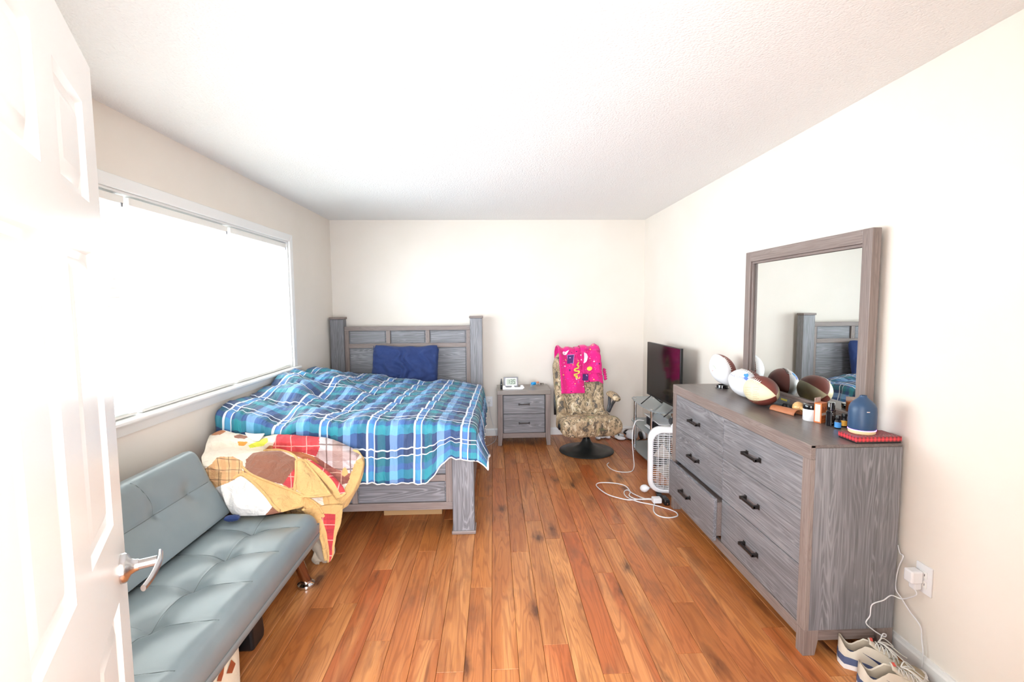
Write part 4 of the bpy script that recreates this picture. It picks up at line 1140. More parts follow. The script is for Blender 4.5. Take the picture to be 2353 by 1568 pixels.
# leather roll
ra, rb = onD(1788, 941), onD(1846, 956)
ra.x -= 0.027; rb.x -= 0.027; dirr = (rb-ra); dirr.z = 0; rl = dirr.length; dirr.normalize(); nrm_ = Vector((-dirr.y, dirr.x, 0))
lrol = thing('leather_sheath', 'curled caramel leather sheath lying open on the dresser', 'sheath', tuple(ra))
MT['caramel'] = simple('caramel_leather', 'B5714C', 0.42, var=0.06)
mb = MB()
R = []
for i in range(13):
    f = i/12; c = ra+dirr*(rl*f)
    R.append([c+nrm_*(0.031*math.cos(a)*(-1))*(1.0-0.12*(1-f))+Vector((0, 0, 0.002+0.029*(1.0-0.10*(1-f))*max(0.0, math.sin(a)))) for a in [-0.02+PI*1.0*q/16 for q in range(17)]])
mb.rings(R, False, False, closed=False)
mb.build('curved_hide', 'caramel', lrol, smooth=180, solid=0.0035)
# wooden brush
wk = onD(1828, 944); MT['palewood'] = wood('pale_beech', 0, 'DDA866', 'E9B97C', 'F0C88E', 'D9A060', 1.4, rough=0.25)
wk = Vector((1.6175, 2.452, DZ))
br = thing('wooden_massage_ball', 'polished pale wooden knob with a short handle behind the leather sheath', 'wooden knob', tuple(wk))
MB().lathe([(0.003, 0.0), (0.017, 0.003), (0.026, 0.012), (0.030, 0.027), (0.027, 0.042), (0.018, 0.053), (0.007, 0.058), (0.001, 0.059)], tuple(wk), 28).build('knob', 'palewood', br, smooth=180)
hdir = Vector((0.08, -0.99, 0)).normalized()
MB().cyl(wk+hdir*0.024+Vector((0, 0, 0.028)), wk+hdir*0.108+Vector((0, 0, 0.014)), 0.012, 0.009, 18).build('handle', 'palewood', br, smooth=40)
# black case and carton by the mirror foot
bc = thing('sunglasses_case', 'small black case beside the worn football at the mirror foot', 'case', (1.607, 2.525, DZ))
MB().prism([(2.492, DZ), (2.560, DZ), (2.563, DZ+0.018), (2.548, DZ+0.034), (2.505, DZ+0.036), (2.489, DZ+0.018)], 0, 1.590, 1.628).build('case_body', 'black', bc, bevel=0.008, seg=3, smooth=50)
bxo('clasp', 'nickel', bc, 1.587, 1.591, 2.518, 2.533, DZ+0.014, DZ+0.026, 0.001)
ct = thing('clear_carton', 'see-through plastic carton with a yellow strip against the mirror foot', 'carton', (1.640, 2.63, DZ))
bxo('carton_body', 'clear', ct, 1.632, 1.646, 2.57, 2.70, DZ, DZ+0.045, 0.001)
MT['yellowlabel'] = simple('yellow_label', 'E3D25A', 0.5)
bxo('yellow_strip', 'yellowlabel', ct, 1.6305, 1.6318, 2.575, 2.63, DZ+0.034, DZ+0.044, 0)
# jar
jp = onD(1867, 969)+Vector((0.01, 0.028, 0)); jp.z = DZ
jar = thing('cream_jar', 'white cream jar with a shiny black screw lid', 'jar', tuple(jp))
MB().lathe([(0.034, 0), (0.036, 0.003), (0.036, 0.056), (0.033, 0.060)], tuple(jp), 32).build('jar_body', 'white', jar, smooth=40)
MB().lathe([(0.036, 0.058), (0.037, 0.060), (0.037, 0.078), (0.035, 0.081)], tuple(jp), 32).build('lid', 'blackgloss', jar, smooth=40)
# orange carton
op = onD(1890, 973); MT['orange'] = simple('orange_carton', 'D9793E', 0.45, var=0.08); MT['orangedk'] = simple('orange_print', 'B8562A', 0.5); MT['palecard'] = simple('pale_card', 'EFD9CC', 0.6)
og = thing('orange_box', 'orange and white hang-tab box between jar and black bottle', 'box', (op.x, op.y, DZ))
ang = math.radians(28); RO = Matrix.Rotation(ang, 3, 'Z')
oc = Vector((op.x+0.004, op.y+0.022, DZ))
def OB(x, y, z): return oc+RO @ Vector((x, y, z))
ow, od, oh = 0.054, 0.034, 0.098
mb = MB(); mb.obox(OB(0, 0, oh/2), (ow, od, oh), RO); carton = mb.build('carton', 'orange', og, bevel=0.001)
mb = MB(); mb.obox(OB(0, od/2-0.001, oh+0.011), (ow, 0.0012, 0.022), RO); mb.build('hang_tab', 'palecard', og)
mb = MB(); mb.obox(OB(-ow/2-0.0006, 0, oh*0.5), (0.0008, od*0.7, oh*0.86), RO); mb.build('white_side_print', 'palecard', og)
mb = MB(); mb.obox(OB(-0.004, -od/2-0.0006, oh*0.45), (ow*0.72, 0.0008, 0.012), RO); mb.build('band_print', 'palecard', og)
mb = MB()
for z_, w__, h_ in ((0.72, 0.5, 0.16), (0.28, 0.5, 0.12), (0.14, 0.7, 0.03), (0.60, 0.3, 0.03)): mb.obox(OB(-0.004, -od/2-0.0006, oh*z_), (ow*w__, 0.0008, oh*h_), RO)
mb.build('dark_print', 'orangedk', og)
def text_on(par, txt, size, c, R3, mat, name='lettering'):
    t = text_mb(txt, size); mb = MB(); mb.add([c+R3 @ Vector((p.x, 0, p.y)) for p in t.v], t.f); return mb.build(name, mat, par)
text_on(og, 'T', 0.016, OB(-0.004, -od/2-0.0012, oh*0.72), RO, 'palecard'); text_on(og, 'T', 0.018, OB(-ow/2+0.012, od/2-0.0022, oh+0.011), RO, 'orangedk')
# black flat bottle
bp_ = onD(1912, 980); bb = thing('cologne_bottle', 'flat black bottle with a tall round cap behind the blue vial', 'bottle', (bp_.x, bp_.y, DZ))
bcn = Vector((bp_.x+0.006, bp_.y+0.02, DZ)); RB = Matrix.Rotation(math.radians(38), 3, 'Z')
MT['darkglass'] = simple('black_glass', '15141A', 0.06, coat=0.6)
mb = MB(); mb.obox(bcn+Vector((0, 0, 0.037)), (0.058, 0.026, 0.074), RB); mb.build('bottle_body', 'darkglass', bb, bevel=0.004, seg=3)
MB().lathe([(0.012, 0.074), (0.0165, 0.075), (0.0165, 0.108), (0.015, 0.111)], tuple(bcn+Vector((0, 0, 0))), 22).build('cap', 'blackgloss', bb, smooth=40)
mb = MB(); mb.obox(bcn+RB @ Vector((0, -0.0134, 0.060)), (0.044, 0.0006, 0.006), RB); mb.obox(bcn+RB @ Vector((0, -0.0134, 0.052)), (0.030, 0.0006, 0.003), RB); mb.obox(bcn+RB @ Vector((0, -0.0134, 0.014)), (0.034, 0.0006, 0.003), RB)
mb.build('silver_print', 'nickel', bb)
def vial(u, v, label, mat, dx=0.008, dy=0.014):
    p = onD(u, v)+Vector((dx, dy, 0)); p.z = DZ
    o = thing('oil_vial', label, 'vial', tuple(p), group='essential oil vials')
    MB().lathe([(0.0125, 0), (0.0135, 0.002), (0.0135, 0.034), (0.009, 0.040), (0.008, 0.044)], tuple(p), 20).build('glass_body', 'darkglass', o, smooth=40)
    MB().lathe([(0.0138, 0.006), (0.0138, 0.031)], tuple(p), 20, cap0=False, cap1=False).build('paper_label', mat, o, smooth=40)
    MB().lathe([(0.0105, 0.042), (0.011, 0.043), (0.011, 0.061), (0.010, 0.063)], tuple(p), 20).build('cap', 'black', o, smooth=40)
    return o
MT['skylabel'] = simple('blue_label', '4C9AE0', 0.5); MT['amberlabel'] = simple('amber_label', 'EDB040', 0.5)
vial(1926, 987, 'small dark vial with a blue label', 'skylabel'); vial(1943, 983, 'small dark vial with a yellow label half behind the diffuser', 'amberlabel', 0.004, 0.016)
ck_ = Vector((1.625, 2.205, DZ)); lump = thing('black_pouch', 'small black pouch behind the two vials', 'pouch', tuple(ck_))
MB().lathe([(0.004, 0), (0.020, 0.002), (0.023, 0.014), (0.018, 0.030), (0.010, 0.036), (0.002, 0.037)], tuple(ck_), 18).build('pouch_body', 'black', lump, smooth=180)
MB().tube([ck_+Vector((0.010*math.cos(a), 0.010*math.sin(a), 0.035)) for a in [2*PI*i/14 for i in range(14)]], 0.002, 6, closed=True).build('drawstring', 'darkgrey', lump, smooth=180)
# red check gift box
gx0, gx1, gy0, gy1 = 1.495, 1.690, 1.886, 1.990
gb = thing('gift_box', 'flat red and black checked gift box at the dresser corner', 'box', ((gx0+gx1)/2, (gy0+gy1)/2, DZ))
def gingham():
    m, nt, b = newmat('red_black_check')
    s = nd(nt, 'ShaderNodeSeparateXYZ', {0: nd(nt, 'ShaderNodeTexCoord').outputs['Object']})
    P = 0.0165
    q = [mth(nt, 'GREATER_THAN', mth(nt, 'FRACT', mth(nt, 'ADD', mth(nt, 'DIVIDE', s.outputs[i], P), 100.25)), 0.5) for i in range(3)]
    t = mth(nt, 'MULTIPLY', mth(nt, 'ADD', mth(nt, 'ADD', q[0], q[1]), q[2]), 1/3.0)
    setc(nt, b, ramp(nt, t, [(0.0, L('E2404A')), (0.3, L('C0323C')), (0.6, L('7A2A30')), (0.9, L('3A2224'))], 'CONSTANT')); b.inputs['Roughness'].default_value = 0.45
    return m
MT['gingham'] = gingham()
bxo('base', 'black', gb, gx0+0.002, gx1-0.002, gy0+0.002, gy1-0.002, DZ, DZ+0.008, 0)
bxo('lid', 'gingham', gb, gx0, gx1, gy0, gy1, DZ+0.007, DZ+0.027, 0.0008)
mb = MB()
for x_, n_, ph in ((gx0+0.045, 6, 0.0), (gx0+0.125, 5, 1.3)):
    pth = [(x_+0.064*i/(n_*8), gy0+0.022+0.009*math.sin(ph+i*2*PI/8)+0.003*math.sin(i*1.3)) for i in range(n_*8+1)]
    for i in range(len(pth)-1):
        (x1_, y1_), (x2_, y2_) = pth[i], pth[i+1]
        mb.add([(x1_, y1_-0.0012, DZ+0.0274), (x2_, y2_-0.0012, DZ+0.0274), (x2_, y2_+0.0012, DZ+0.0274), (x1_, y1_+0.0012, DZ+0.0274)], [(0, 1, 2, 3)])
mb.build('script_lettering', 'palecard', gb)
# diffuser
dp = Vector((1.572, 1.956, DZ+0.027)); DK = 0.86
df = thing('aroma_diffuser', 'navy blue bottle-shaped diffuser with a glowing purple ring', 'diffuser', tuple(dp))
MT['diffblue'] = simple('navy_ceramic', '2C4A6C', 0.42, var=0.05); MT['cream'] = simple('pale_wood_base', 'EAD2A4', 0.5); MT['glow'] = emis('purple_light_ring', 'D878FF', 6.0)
def DL(p): return [(r*DK, z) for r, z in p]
MB().lathe(DL([(0.052, 0.0), (0.057, 0.004), (0.0585, 0.016)]), tuple(dp), 40).build('base', 'cream', df, smooth=40)
MB().lathe(DL([(0.0592, 0.016), (0.0595, 0.0175), (0.0592, 0.019)]), tuple(dp), 40).build('light_ring', 'glow', df, smooth=40)
MB().lathe(DL([(0.058, 0.019), (0.0592, 0.022), (0.0598, 0.060), (0.0595, 0.095), (0.0575, 0.112), (0.051, 0.126), (0.040, 0.137), (0.027, 0.146), (0.019, 0.153), (0.0155, 0.158), (0.015, 0.1625), (0.0105, 0.1625), (0.010, 0.150)]), tuple(dp), 44).build('cover', 'diffblue', df, smooth=50)
bxo('vent_lip', 'palecard', df, dp.x-0.020, dp.x-0.008, dp.y-0.0505, dp.y-0.0480, DZ+0.1255, DZ+0.1285, 0)

# ================================================================== gaming chair
gcx, gcy = 0.938, 4.775
gc = thing('gaming_chair', 'camouflage rocker gaming chair on a round black pedestal', 'chair', (gcx, gcy, 0), math.radians(5))
base = MB(); base.lathe([(0.272, 0.0), (0.278, 0.004), (0.275, 0.010), (0.20, 0.018), (0.13, 0.034), (0.075, 0.065), (0.045, 0.105), (0.036, 0.130)], (0, 0, 0), 48)
MT['basemetal'] = simple('black_satin_metal', '2E2F2D', 0.35, metal=0.2)
base.build('pedestal', 'basemetal', gc, smooth=60, local=True)
cl = MB(); cl.cyl((0, 0, 0.12), (0, 0, 0.25), 0.030, n=20); cl.box(-0.045, 0.045, -0.03, 0.03, 0.165, 0.215); cl.build('swivel_column', 'black', gc, smooth=40, local=True)
mp = MB().box(-0.12, 0.12, -0.16, 0.14, 0.225, 0.245).build('mounting_plate', 'black', gc, local=True, bevel=0.004)
# shell swept along its side profile (y back positive, z up); front is -y
prof = [(-0.385, 0.325), (-0.340, 0.334), (-0.260, 0.338), (-0.160, 0.326), (-0.060, 0.318), (0.030, 0.345), (0.085, 0.420), (0.115, 0.530), (0.150, 0.650), (0.190, 0.780), (0.235, 0.900), (0.270, 0.985)]
XO = -0.048
spf = spline([Vector((XO, y, z)) for y, z in prof], 8)
NP = len(spf)
def shell_frame(i):
    d = (spf[min(i+1, NP-1)]-spf[max(i-1, 0)]).normalized()
    return d, Vector((0, -d.z, d.y))            # forward/up facing side
def shell_dims(f):
    hw = 0.290-0.045*sstep(0.30, 0.55, f)+0.012*sstep(0.55, 0.8, f)-0.055*sstep(0.86, 1.0, f)
    th = 0.096-0.032*sstep(0.12, 0.32, f)-0.010*sstep(0.35, 0.5, f)+0.008*gauss(f-0.40, 0.08)
    f0 = 0.075
    if f < f0: th *= math.sqrt(max(0.03, 1-((f0-f)/f0)**2))
    if f > 0.93: th *= math.sqrt(max(0.02, 1-((f-0.93)/0.075)**2))
    if f > 0.95: hw *= math.sqrt(max(0.3, 1-((f-0.95)/0.09)**2))
    return hw, th
def shell_pt(i, ang, grow=0.0):
    f = i/(NP-1); d, n = shell_frame(i); hw, th = shell_dims(f)
    c, s_ = math.cos(ang), math.sin(ang)
    x = (hw+grow)*math.copysign(abs(c)**0.42, c); nn = (th+grow)*math.copysign(abs(s_)**0.5, s_)
    u = abs(x)/hw
    if s_ > 0:
        nn += 0.030*sstep(0.55, 0.82, u)*sstep(0.25, 0.45, f)*(1-sstep(1.02, 1.0, u)*0)-0.012*gauss(u-0.52, 0.05)*sstep(0.3, 0.4, f)*sstep(0.97, 0.85, f)
        for fl in (0.42, 0.62, 0.8): nn -= 0.010*gauss(f-fl, 0.008)*(1-sstep(0.5, 0.6, u))
    return spf[i]+n*nn+Vector((x, 0, 0))
mb = MB(); NA = 56
mb.rings([[shell_pt(i, 2*PI*k/NA) for k in range(NA)] for i in range(NP)], True, True)
MBx = mb.build('upholstered_shell', 'camo', gc, smooth=180, local=True)
for s_ in (-1, 1):
    pv = MB().lathe([(0.028, -0.012), (0.032, 0.0), (0.028, 0.010), (0.018, 0.014)], (XO+s_*0.291, -0.262, 0.330), 20, M3=Matrix.Rotation(s_*PI/2, 3, 'Y')).build('arm_pivot', 'black', gc, smooth=50, local=True)
    tr = MB().tube([(XO+s_*0.250, 0.115, 0.36), (XO+s_*0.240, 0.175, 0.50), (XO+s_*0.225, 0.215, 0.66), (XO+s_*0.215, 0.255, 0.82)], 0.016, 8).build('side_trim', 'black', gc, smooth=180, local=True)
# armrest on the far side only
ar = MB()
ar.tube(spline([Vector((XO+0.012+0.268, 0.02, 0.40)), Vector((XO+0.012+0.285, 0.03, 0.47)), Vector((XO+0.012+0.288, 0.03, 0.555))], 6), 0.015, 10)
ar.tube(spline([Vector((XO+0.012+0.268, -0.01, 0.40)), Vector((XO+0.012+0.287, -0.05, 0.48)), Vector((XO+0.012+0.290, -0.12, 0.535)), Vector((XO+0.012+0.290, -0.165, 0.55))], 6), 0.015, 10)
arm = ar.build('armrest', 'darkgrey', gc, smooth=180, local=True)
mb = MB(); R = []
for i in range(15):
    f = i/14; y = 0.07-0.29*f; hw = 0.040*(1-abs(2*f-1)**4)**0.4+0.004; hh = 0.027*(1-abs(2*f-1)**5)**0.5+0.004
    z = 0.578+0.012*math.sin(f*PI)-0.018*f
    R.append([Vector((XO+0.012+0.290+hw*math.cos(a), y, z+hh*math.sin(a))) for a in [2*PI*k/16 for k in range(16)]])
mb.rings(R); mb.build('arm_pad', 'camo', arm, smooth=180, local=True)

# ------------------------------------------------------------------ pink fleece draped over the chair back
pk = thing('pink_fleece_trousers', 'hot pink printed fleece draped over the camouflage chair back', 'clothing', (gcx, gcy, 0.9), math.radians(5))
def drape(x0, x1, f_low, back_len, lift, seed, nu=26, nv=46, xs=0.0):
    """cloth running up the front of the backrest, over its top and down behind; chair-local coordinates"""
    i_low = f_low*(NP-1)
    path = []
    n1 = 28
    for k in range(n1+1):
        fi = i_low+(NP-1-i_low)*k/n1; i = int(fi); t = fi-i
        i2 = min(i+1, NP-1); p = spf[i].lerp(spf[i2], t); d, n = shell_frame(i); hw, th = shell_dims(fi/(NP-1))
        path.append(p+n*(max(th, 0.05)*1.0+0.020+lift))
    top = spf[-1]; d, n = shell_frame(NP-1)
    for a in (0.25, 0.5, 0.75, 1.0):
        path.append(top+n*((0.05+0.018+lift)*math.cos(a*PI))+d*((0.040+lift)*math.sin(a*PI)))
    for k in range(1, 9): path.append(top-n*(0.070+lift)-d*(back_len*k/8))
    path = spline(path, 2); m = len(path)-1
    lens = [0.0]
    for k in range(m): lens.append(lens[-1]+(path[k+1]-path[k]).length)
    def fn(a, b_):
        q = b_*m; i = min(int(q), m-1); p = path[i].lerp(path[i+1], q-i)
        x = x0+(x1-x0)*a+xs*b_
        wv = 0.009*math.sin(x*38+seed*2+2.5*nzp(x*8, b_*5, seed))+0.010*nzp(x*14, b_*9, seed)
        dd = (path[min(i+2, m)]-path[max(i-1, 0)]).normalized(); n_ = Vector((0, -dd.z, dd.y))
        bol = 0.018*sstep(0.55, 0.85, abs(x)/0.23)
        droop = -0.035*sstep(0.19, 0.27, abs(x))
        return p+n_*(wv+0.006+bol)+Vector((x, 0, droop))
    def uvf(a, b_): return ((x0+(x1-x0)*a)*0.8+seed*0.37, lens[min(int(b_*m), m)]*0.8)
    return fn, uvf, nu, nv
PKO = []
for nm, args in (('back_layer', (-0.02, 0.245, 0.745, 0.18, 0.004, 1.0)), ('front_leg', (-0.205, 0.045, 0.665, 0.14, 0.010, 2.0)), ('folded_leg', (0.035, 0.235, 0.80, 0.10, 0.026, 3.0))):
    fn, uvf, nu, nv = drape(*args)
    mb = MB(); mb.grid(fn, nu, nv, uvf)
    PKO.append(mb.build(nm, 'pink', pk, smooth=180, solid=0.006, local=True))
    PKO[-1].location = (0, 0, -0.9)
mb = MB()
for k in range(5):
    z = 0.735+0.022*k
    mb.tube([Vector((0.214+0.004*math.sin(k*1.7), 0.095+0.010*k, z)), Vector((0.234, 0.085+0.010*k, z-0.01)), Vector((0.226, 0.110+0.010*k, z-0.02))], 0.012, 8)
ro = mb.build('ruffle', 'pink', pk, smooth=180, local=True); ro.location = (0, 0, -0.9)

fl = PKO[1]; fo = PKO[2]; bo_ = PKO[0]
def rect(u, v, w, h, r=0.0):
    c, s_ = math.cos(r), math.sin(r)
    return [(u+a*w*c-b_*h*s_, v+a*w*s_+b_*h*c) for a, b_ in ((-.5, -.5), (.5, -.5), (.5, .5), (-.5, .5))], [(0, 1, 2, 3)]
decal(fl, [rect(1310.5, 826.5, 15, 21, 0.03)], 'card_print', 'printpurple', 0.012)
decal(fl, [strip([(1303.5, 816.5), (1318, 817), (1317.5, 836.5), (1304.5, 836), (1303.5, 816.5)], 0.6), strip([(1312.5, 822.5), (1309, 823.5), (1308, 826.5), (1309.5, 830), (1313, 830.5)], lambda t: 0.5+1.4*math.sin(PI*t))], 'moon_print', 'printlilac', 0.0135)
sn = [(1329, 833), (1325, 840), (1331, 844), (1321, 848), (1320, 852), (1330, 854), (1328, 859), (1319, 861), (1320, 865), (1330, 866), (1330, 870), (1321, 869)]
decal(fl, [strip([tuple(p[:2]) for p in [(q.x, q.y) for q in spline([Vector((a, b_, 0)) for a, b_ in sn], 4)]], 1.6)], 'snake_print', 'printyellow', 0.012)
decal(fl, [disc(1296, 813, 5.2, 4.6), ([(1299, 809), (1307, 805), (1301, 816)], [(0, 1, 2)])], 'skull_print', 'printwhite', 0.012)
decal(fl, [disc(1295.5, 813, 1.8, 1.8)], 'eye_print', 'pink', 0.0135)
decal(fo, [disc(1341, 823, 9, 11.5, a0=-PI/2, a1=PI/2)], 'moon_print', 'printwhite', 0.012)
decal(fo, [disc(1354, 848, 6, 4.3)], 'lemon_print', 'printyellow', 0.012)
decal(bo_, [rect(1344.5, 868, 13, 15)], 'card_print', 'printpurple', 0.012)
decal(bo_, [strip([(1346, 862), (1348.5, 865), (1347.5, 869), (1344.5, 870.5)], 1.0)], 'moon_print', 'printlilac', 0.0135)
decal(bo_, [disc(1357, 878, 4.5, 4), ([(1354, 876), (1347, 882), (1355, 881)], [(0, 1, 2)])], 'skull_print', 'printwhite', 0.012)

# ================================================================== glass TV stand, TV, console
TX0, TX1, TY0, TY1 = 1.405, 1.690, 4.150, 4.930
ts = thing('tv_stand', 'three-tier frosted glass stand with chrome poles in the corner', 'tv stand', ((TX0+TX1)/2, (TY0+TY1)/2, 0))
def shelf(z, name):
    # bowed front edge towards the room, cut near corner
    pts = [(TX1, TY0+0.02), (TX0+0.115, TY0), (TX0+0.065, TY0+0.012), (TX0+0.02, TY0+0.075)]
    for i in range(9): f = i/8; pts.append((TX0+0.02-0.022*math.sin(PI*f), TY0+0.085+(TY1-TY0-0.17)*f))
    pts += [(TX0+0.02, TY1-0.075), (TX0+0.06, TY1-0.01), (TX1, TY1)]
    return MB().prism(pts, 2, z-0.008, z).build(name, 'shelfglass', ts)
for z in (0.052, 0.300, 0.527): shelf(z, 'glass_shelf')
for x, y in ((1.447, 4.285), (1.447, 4.800), (1.640, 4.285), (1.640, 4.800)):
    pole = MB()
    for z0, z1 in ((0.0, 0.044), (0.052, 0.292), (0.300, 0.519)): pole.cyl((x, y, z0), (x, y, z1), 0.0145, n=20)
    po = pole.build('pole', 'chrome', ts, smooth=40)
    ca = MB()
    for z in (0.052, 0.300, 0.527): ca.cyl((x, y, z), (x, y, z+0.003), 0.017, n=20)
    ca.build('collar', 'chrome', po, smooth=40)

tv = thing('television', 'flat black television on the glass stand in the corner', 'television', (1.53, 4.25, 0.527))
TA, TB = Vector((1.505, 4.618, 0)), Vector((1.540, 3.872, 0)); td = (TB-TA).normalized(); tn = Vector((td.y, -td.x, 0))
if tn.x > 0: tn = -tn
TZ0, TZ1 = 0.612, 1.127; TW = (TB-TA).length
RT = Matrix((td, tn, Vector((0, 0, 1)))).transposed()
def TP(s_, n_, z): return TA+td*s_+tn*n_+Vector((0, 0, z))
mb = MB(); mb.obox(TP(TW/2, -0.012, (TZ0+TZ1)/2), (TW, 0.024, TZ1-TZ0), RT); mb.build('casing', 'black', tv, bevel=0.003)
mb = MB(); mb.obox(TP(TW/2, -0.040, TZ0+0.16), (TW*0.7, 0.035, 0.26), RT); mb.build('rear_housing', 'black', tv, bevel=0.01)
MT['screen'] = simple('dark_screen_glass', '0E0E10', 0.10, spec=0.6)
mb = MB(); mb.obox(TP(TW/2, 0.0005, (TZ0+TZ1)/2+0.006), (TW-0.016, 0.001, TZ1-TZ0-0.028), RT); mb.build('screen', 'screen', tv)
mb = MB(); mb.obox(TP(TW/2, 0.002, TZ0-0.004), (0.05, 0.012, 0.010), RT); mb.build('sensor_bump', 'black', tv, bevel=0.002)
for s_ in (0.10, TW-0.10):
    ft = MB()
    for k in (-1, 1):
        ft.tube([TP(s_, -0.012, TZ0+0.01), TP(s_, -0.012+k*0.02, TZ0-0.01), TP(s_+k*0.0, -0.012+k*0.105, 0.533)], 0.005, 8)
    ft.build('foot', 'black', tv, smooth=180)

gcn = thing('game_console', 'white-plated game console lying flat on the middle glass shelf', 'console', (1.54, 4.33, 0.300))
def plate(z, x0, x1, y0, y1, bow, nm):
    mb = MB()
    def fn(a, b_):
        x = x0+(x1-x0)*a; y = y0+(y1-y0)*b_
        return Vector((x, y, z+bow*((2*a-1)**2)+0.4*bow*(2*b_-1)))
    mb.grid(fn, 16, 16)
    return mb.build(nm, 'whitegloss', gcn, smooth=180, solid=0.006)
plate(0.415, 1.470, 1.621, 4.16, 4.58, 0.010, 'upper_plate')
plate(0.324, 1.470, 1.621, 4.16, 4.58, -0.010, 'lower_plate')
MT['navygloss'] = simple('dark_navy_gloss', '1B2436', 0.15)
bxo('core', 'navygloss', gcn, 1.484, 1.612, 4.18, 4.56, 0.326, 0.406, 0.008)
vn = MB()
for k in range(26): vn.box(1.4815, 1.4845, 4.20+0.013*k, 4.205+0.013*k, 0.335, 0.398)
for k in range(9): vn.box(1.488+0.0135*k, 1.493+0.0135*k, 4.1775, 4.1805, 0.335, 0.398)
vn.build('vent_fins', 'black', gcn)
hs_ = thing('headset', 'dark headset hanging by the dresser edge on the stand', 'headset', (1.60, 4.16, 0.44))
hh = MB(); hh.tube(spline([Vector((1.575, 4.145, 0.447)), Vector((1.60, 4.15, 0.49)), Vector((1.64, 4.16, 0.49)), Vector((1.665, 4.17, 0.447))], 6), 0.006, 8); hh.build('headband', 'black', hs_, smooth=180)
for x in (1.575, 1.665): MB().lathe([(0.02, -0.014), (0.030, -0.008), (0.030, 0.008), (0.02, 0.014)], (x, 4.15, 0.449), 16, M3=Matrix.Rotation(PI/2, 3, 'Y')).build('ear_cup', 'darkgrey', hs_, smooth=50)

# ------------------------------------------------------------------ box fan
FC = Vector((1.405, 3.575, 0)); fr_ = math.radians(-14)
fan = thing('box_fan', 'white box fan standing on the floor behind the dresser end', 'fan', tuple(FC), fr_)
W2, H0, H1, T2 = 0.215, 0.030, 0.548, 0.055
def rrect(w, z0, z1, r, n=7):
    pts = []
    for cx_, cz_, a0 in ((w-r, z1-r, 0), (-w+r, z1-r, PI/2), (-w+r, z0+r, PI), (w-r, z0+r, 1.5*PI)):
        for k in range(n+1): a = a0+PI/2*k/n; pts.append((cx_+r*math.cos(a), cz_+r*math.sin(a)))
    return pts
rim = MB(); R = []
for w, z0, z1, r, y in ((W2-0.038, H0+0.035, H1-0.038, 0.075, -T2+0.006), (W2-0.030, H0+0.028, H1-0.030, 0.08, -T2), (W2-0.012, H0+0.010, H1-0.012, 0.09, -T2+0.006), (W2, H0, H1, 0.10, -T2+0.03), (W2, H0, H1, 0.10, T2-0.03), (W2-0.012, H0+0.010, H1-0.012, 0.09, T2-0.006), (W2-0.030, H0+0.028, H1-0.030, 0.08, T2), (W2-0.038, H0+0.035, H1-0.038, 0.075, T2-0.006)):
    R.append([Vector((x, y, z)) for x, z in rrect(w, z0, z1, r)])
R.append(R[0]); rim.rings(R, False, False); rim.build('housing', 'whitegloss', fan, smooth=50, local=True)
zc = (H0+H1)/2
for sd in (-1, 1):
    g = MB(); y = sd*(T2-0.004)
    xi, zi0, zi1 = W2-0.036, H0+0.034, H1-0.036
    for k in range(1, 9):
        x = -xi+2*xi*k/9; dz = 0.05*max(0, abs(x)-xi+0.06)/0.06
        g.tube([(x, y, zi0+dz), (x, y+sd*0.006, zc), (x, y, zi1-dz)], 0.0022, 5)
    for k in range(1, 27):
        z = zi0+(zi1-zi0)*k/27; e = min(z-zi0, zi1-z); dx = 0.05*max(0, 0.06-e)/0.06
        g.tube([(-xi+dx, y, z), (0, y+sd*0.006, z), (xi-dx, y, z)], 0.0016, 5)
    g.build('grille', 'white', fan, smooth=180, local=True)
bl = MB()
for k in range(5):
    a0 = 2*PI*k/5
    for s_ in range(1):
        P = []
        for r_, da, yy in ((0.03, 0, -0.012), (0.17, -0.25, -0.02), (0.175, 0.55, 0.02), (0.03, 0.7, 0.012)):
            P.append(Vector((r_*math.cos(a0+da), yy, zc+r_*math.sin(a0+da))))
        bl.add(P+[p+Vector((0, 0.003, 0)) for p in P], [(0, 1, 2, 3), (7, 6, 5, 4), (0, 4, 5, 1), (1, 5, 6, 2), (2, 6, 7, 3), (3, 7, 4, 0)])
MT['bladegrey'] = simple('warm_grey_plastic', 'BDB6AE', 0.5)
bl.build('blades', 'bladegrey', fan, local=True)
MB().lathe([(0.035, -0.02), (0.035, 0.02)], (0, 0, zc), 18, M3=Matrix.Rotation(PI/2, 3, 'X')).build('hub', 'white', fan, local=True, smooth=40)
kn = MB().lathe([(0.026, 0.0), (0.026, 0.010), (0.020, 0.014), (0.018, 0.026)], (-0.02, 0.0, H1-0.002), 18).build('speed_knob', 'white', fan, local=True, smooth=40)
for s_ in (-1, 1):
    fo_ = MB(); fo_.box(s_*0.13-0.02, s_*0.13+0.02, -0.075, 0.075, 0, 0.034); fo_.build('foot', 'black', fan, bevel=0.006, local=True)

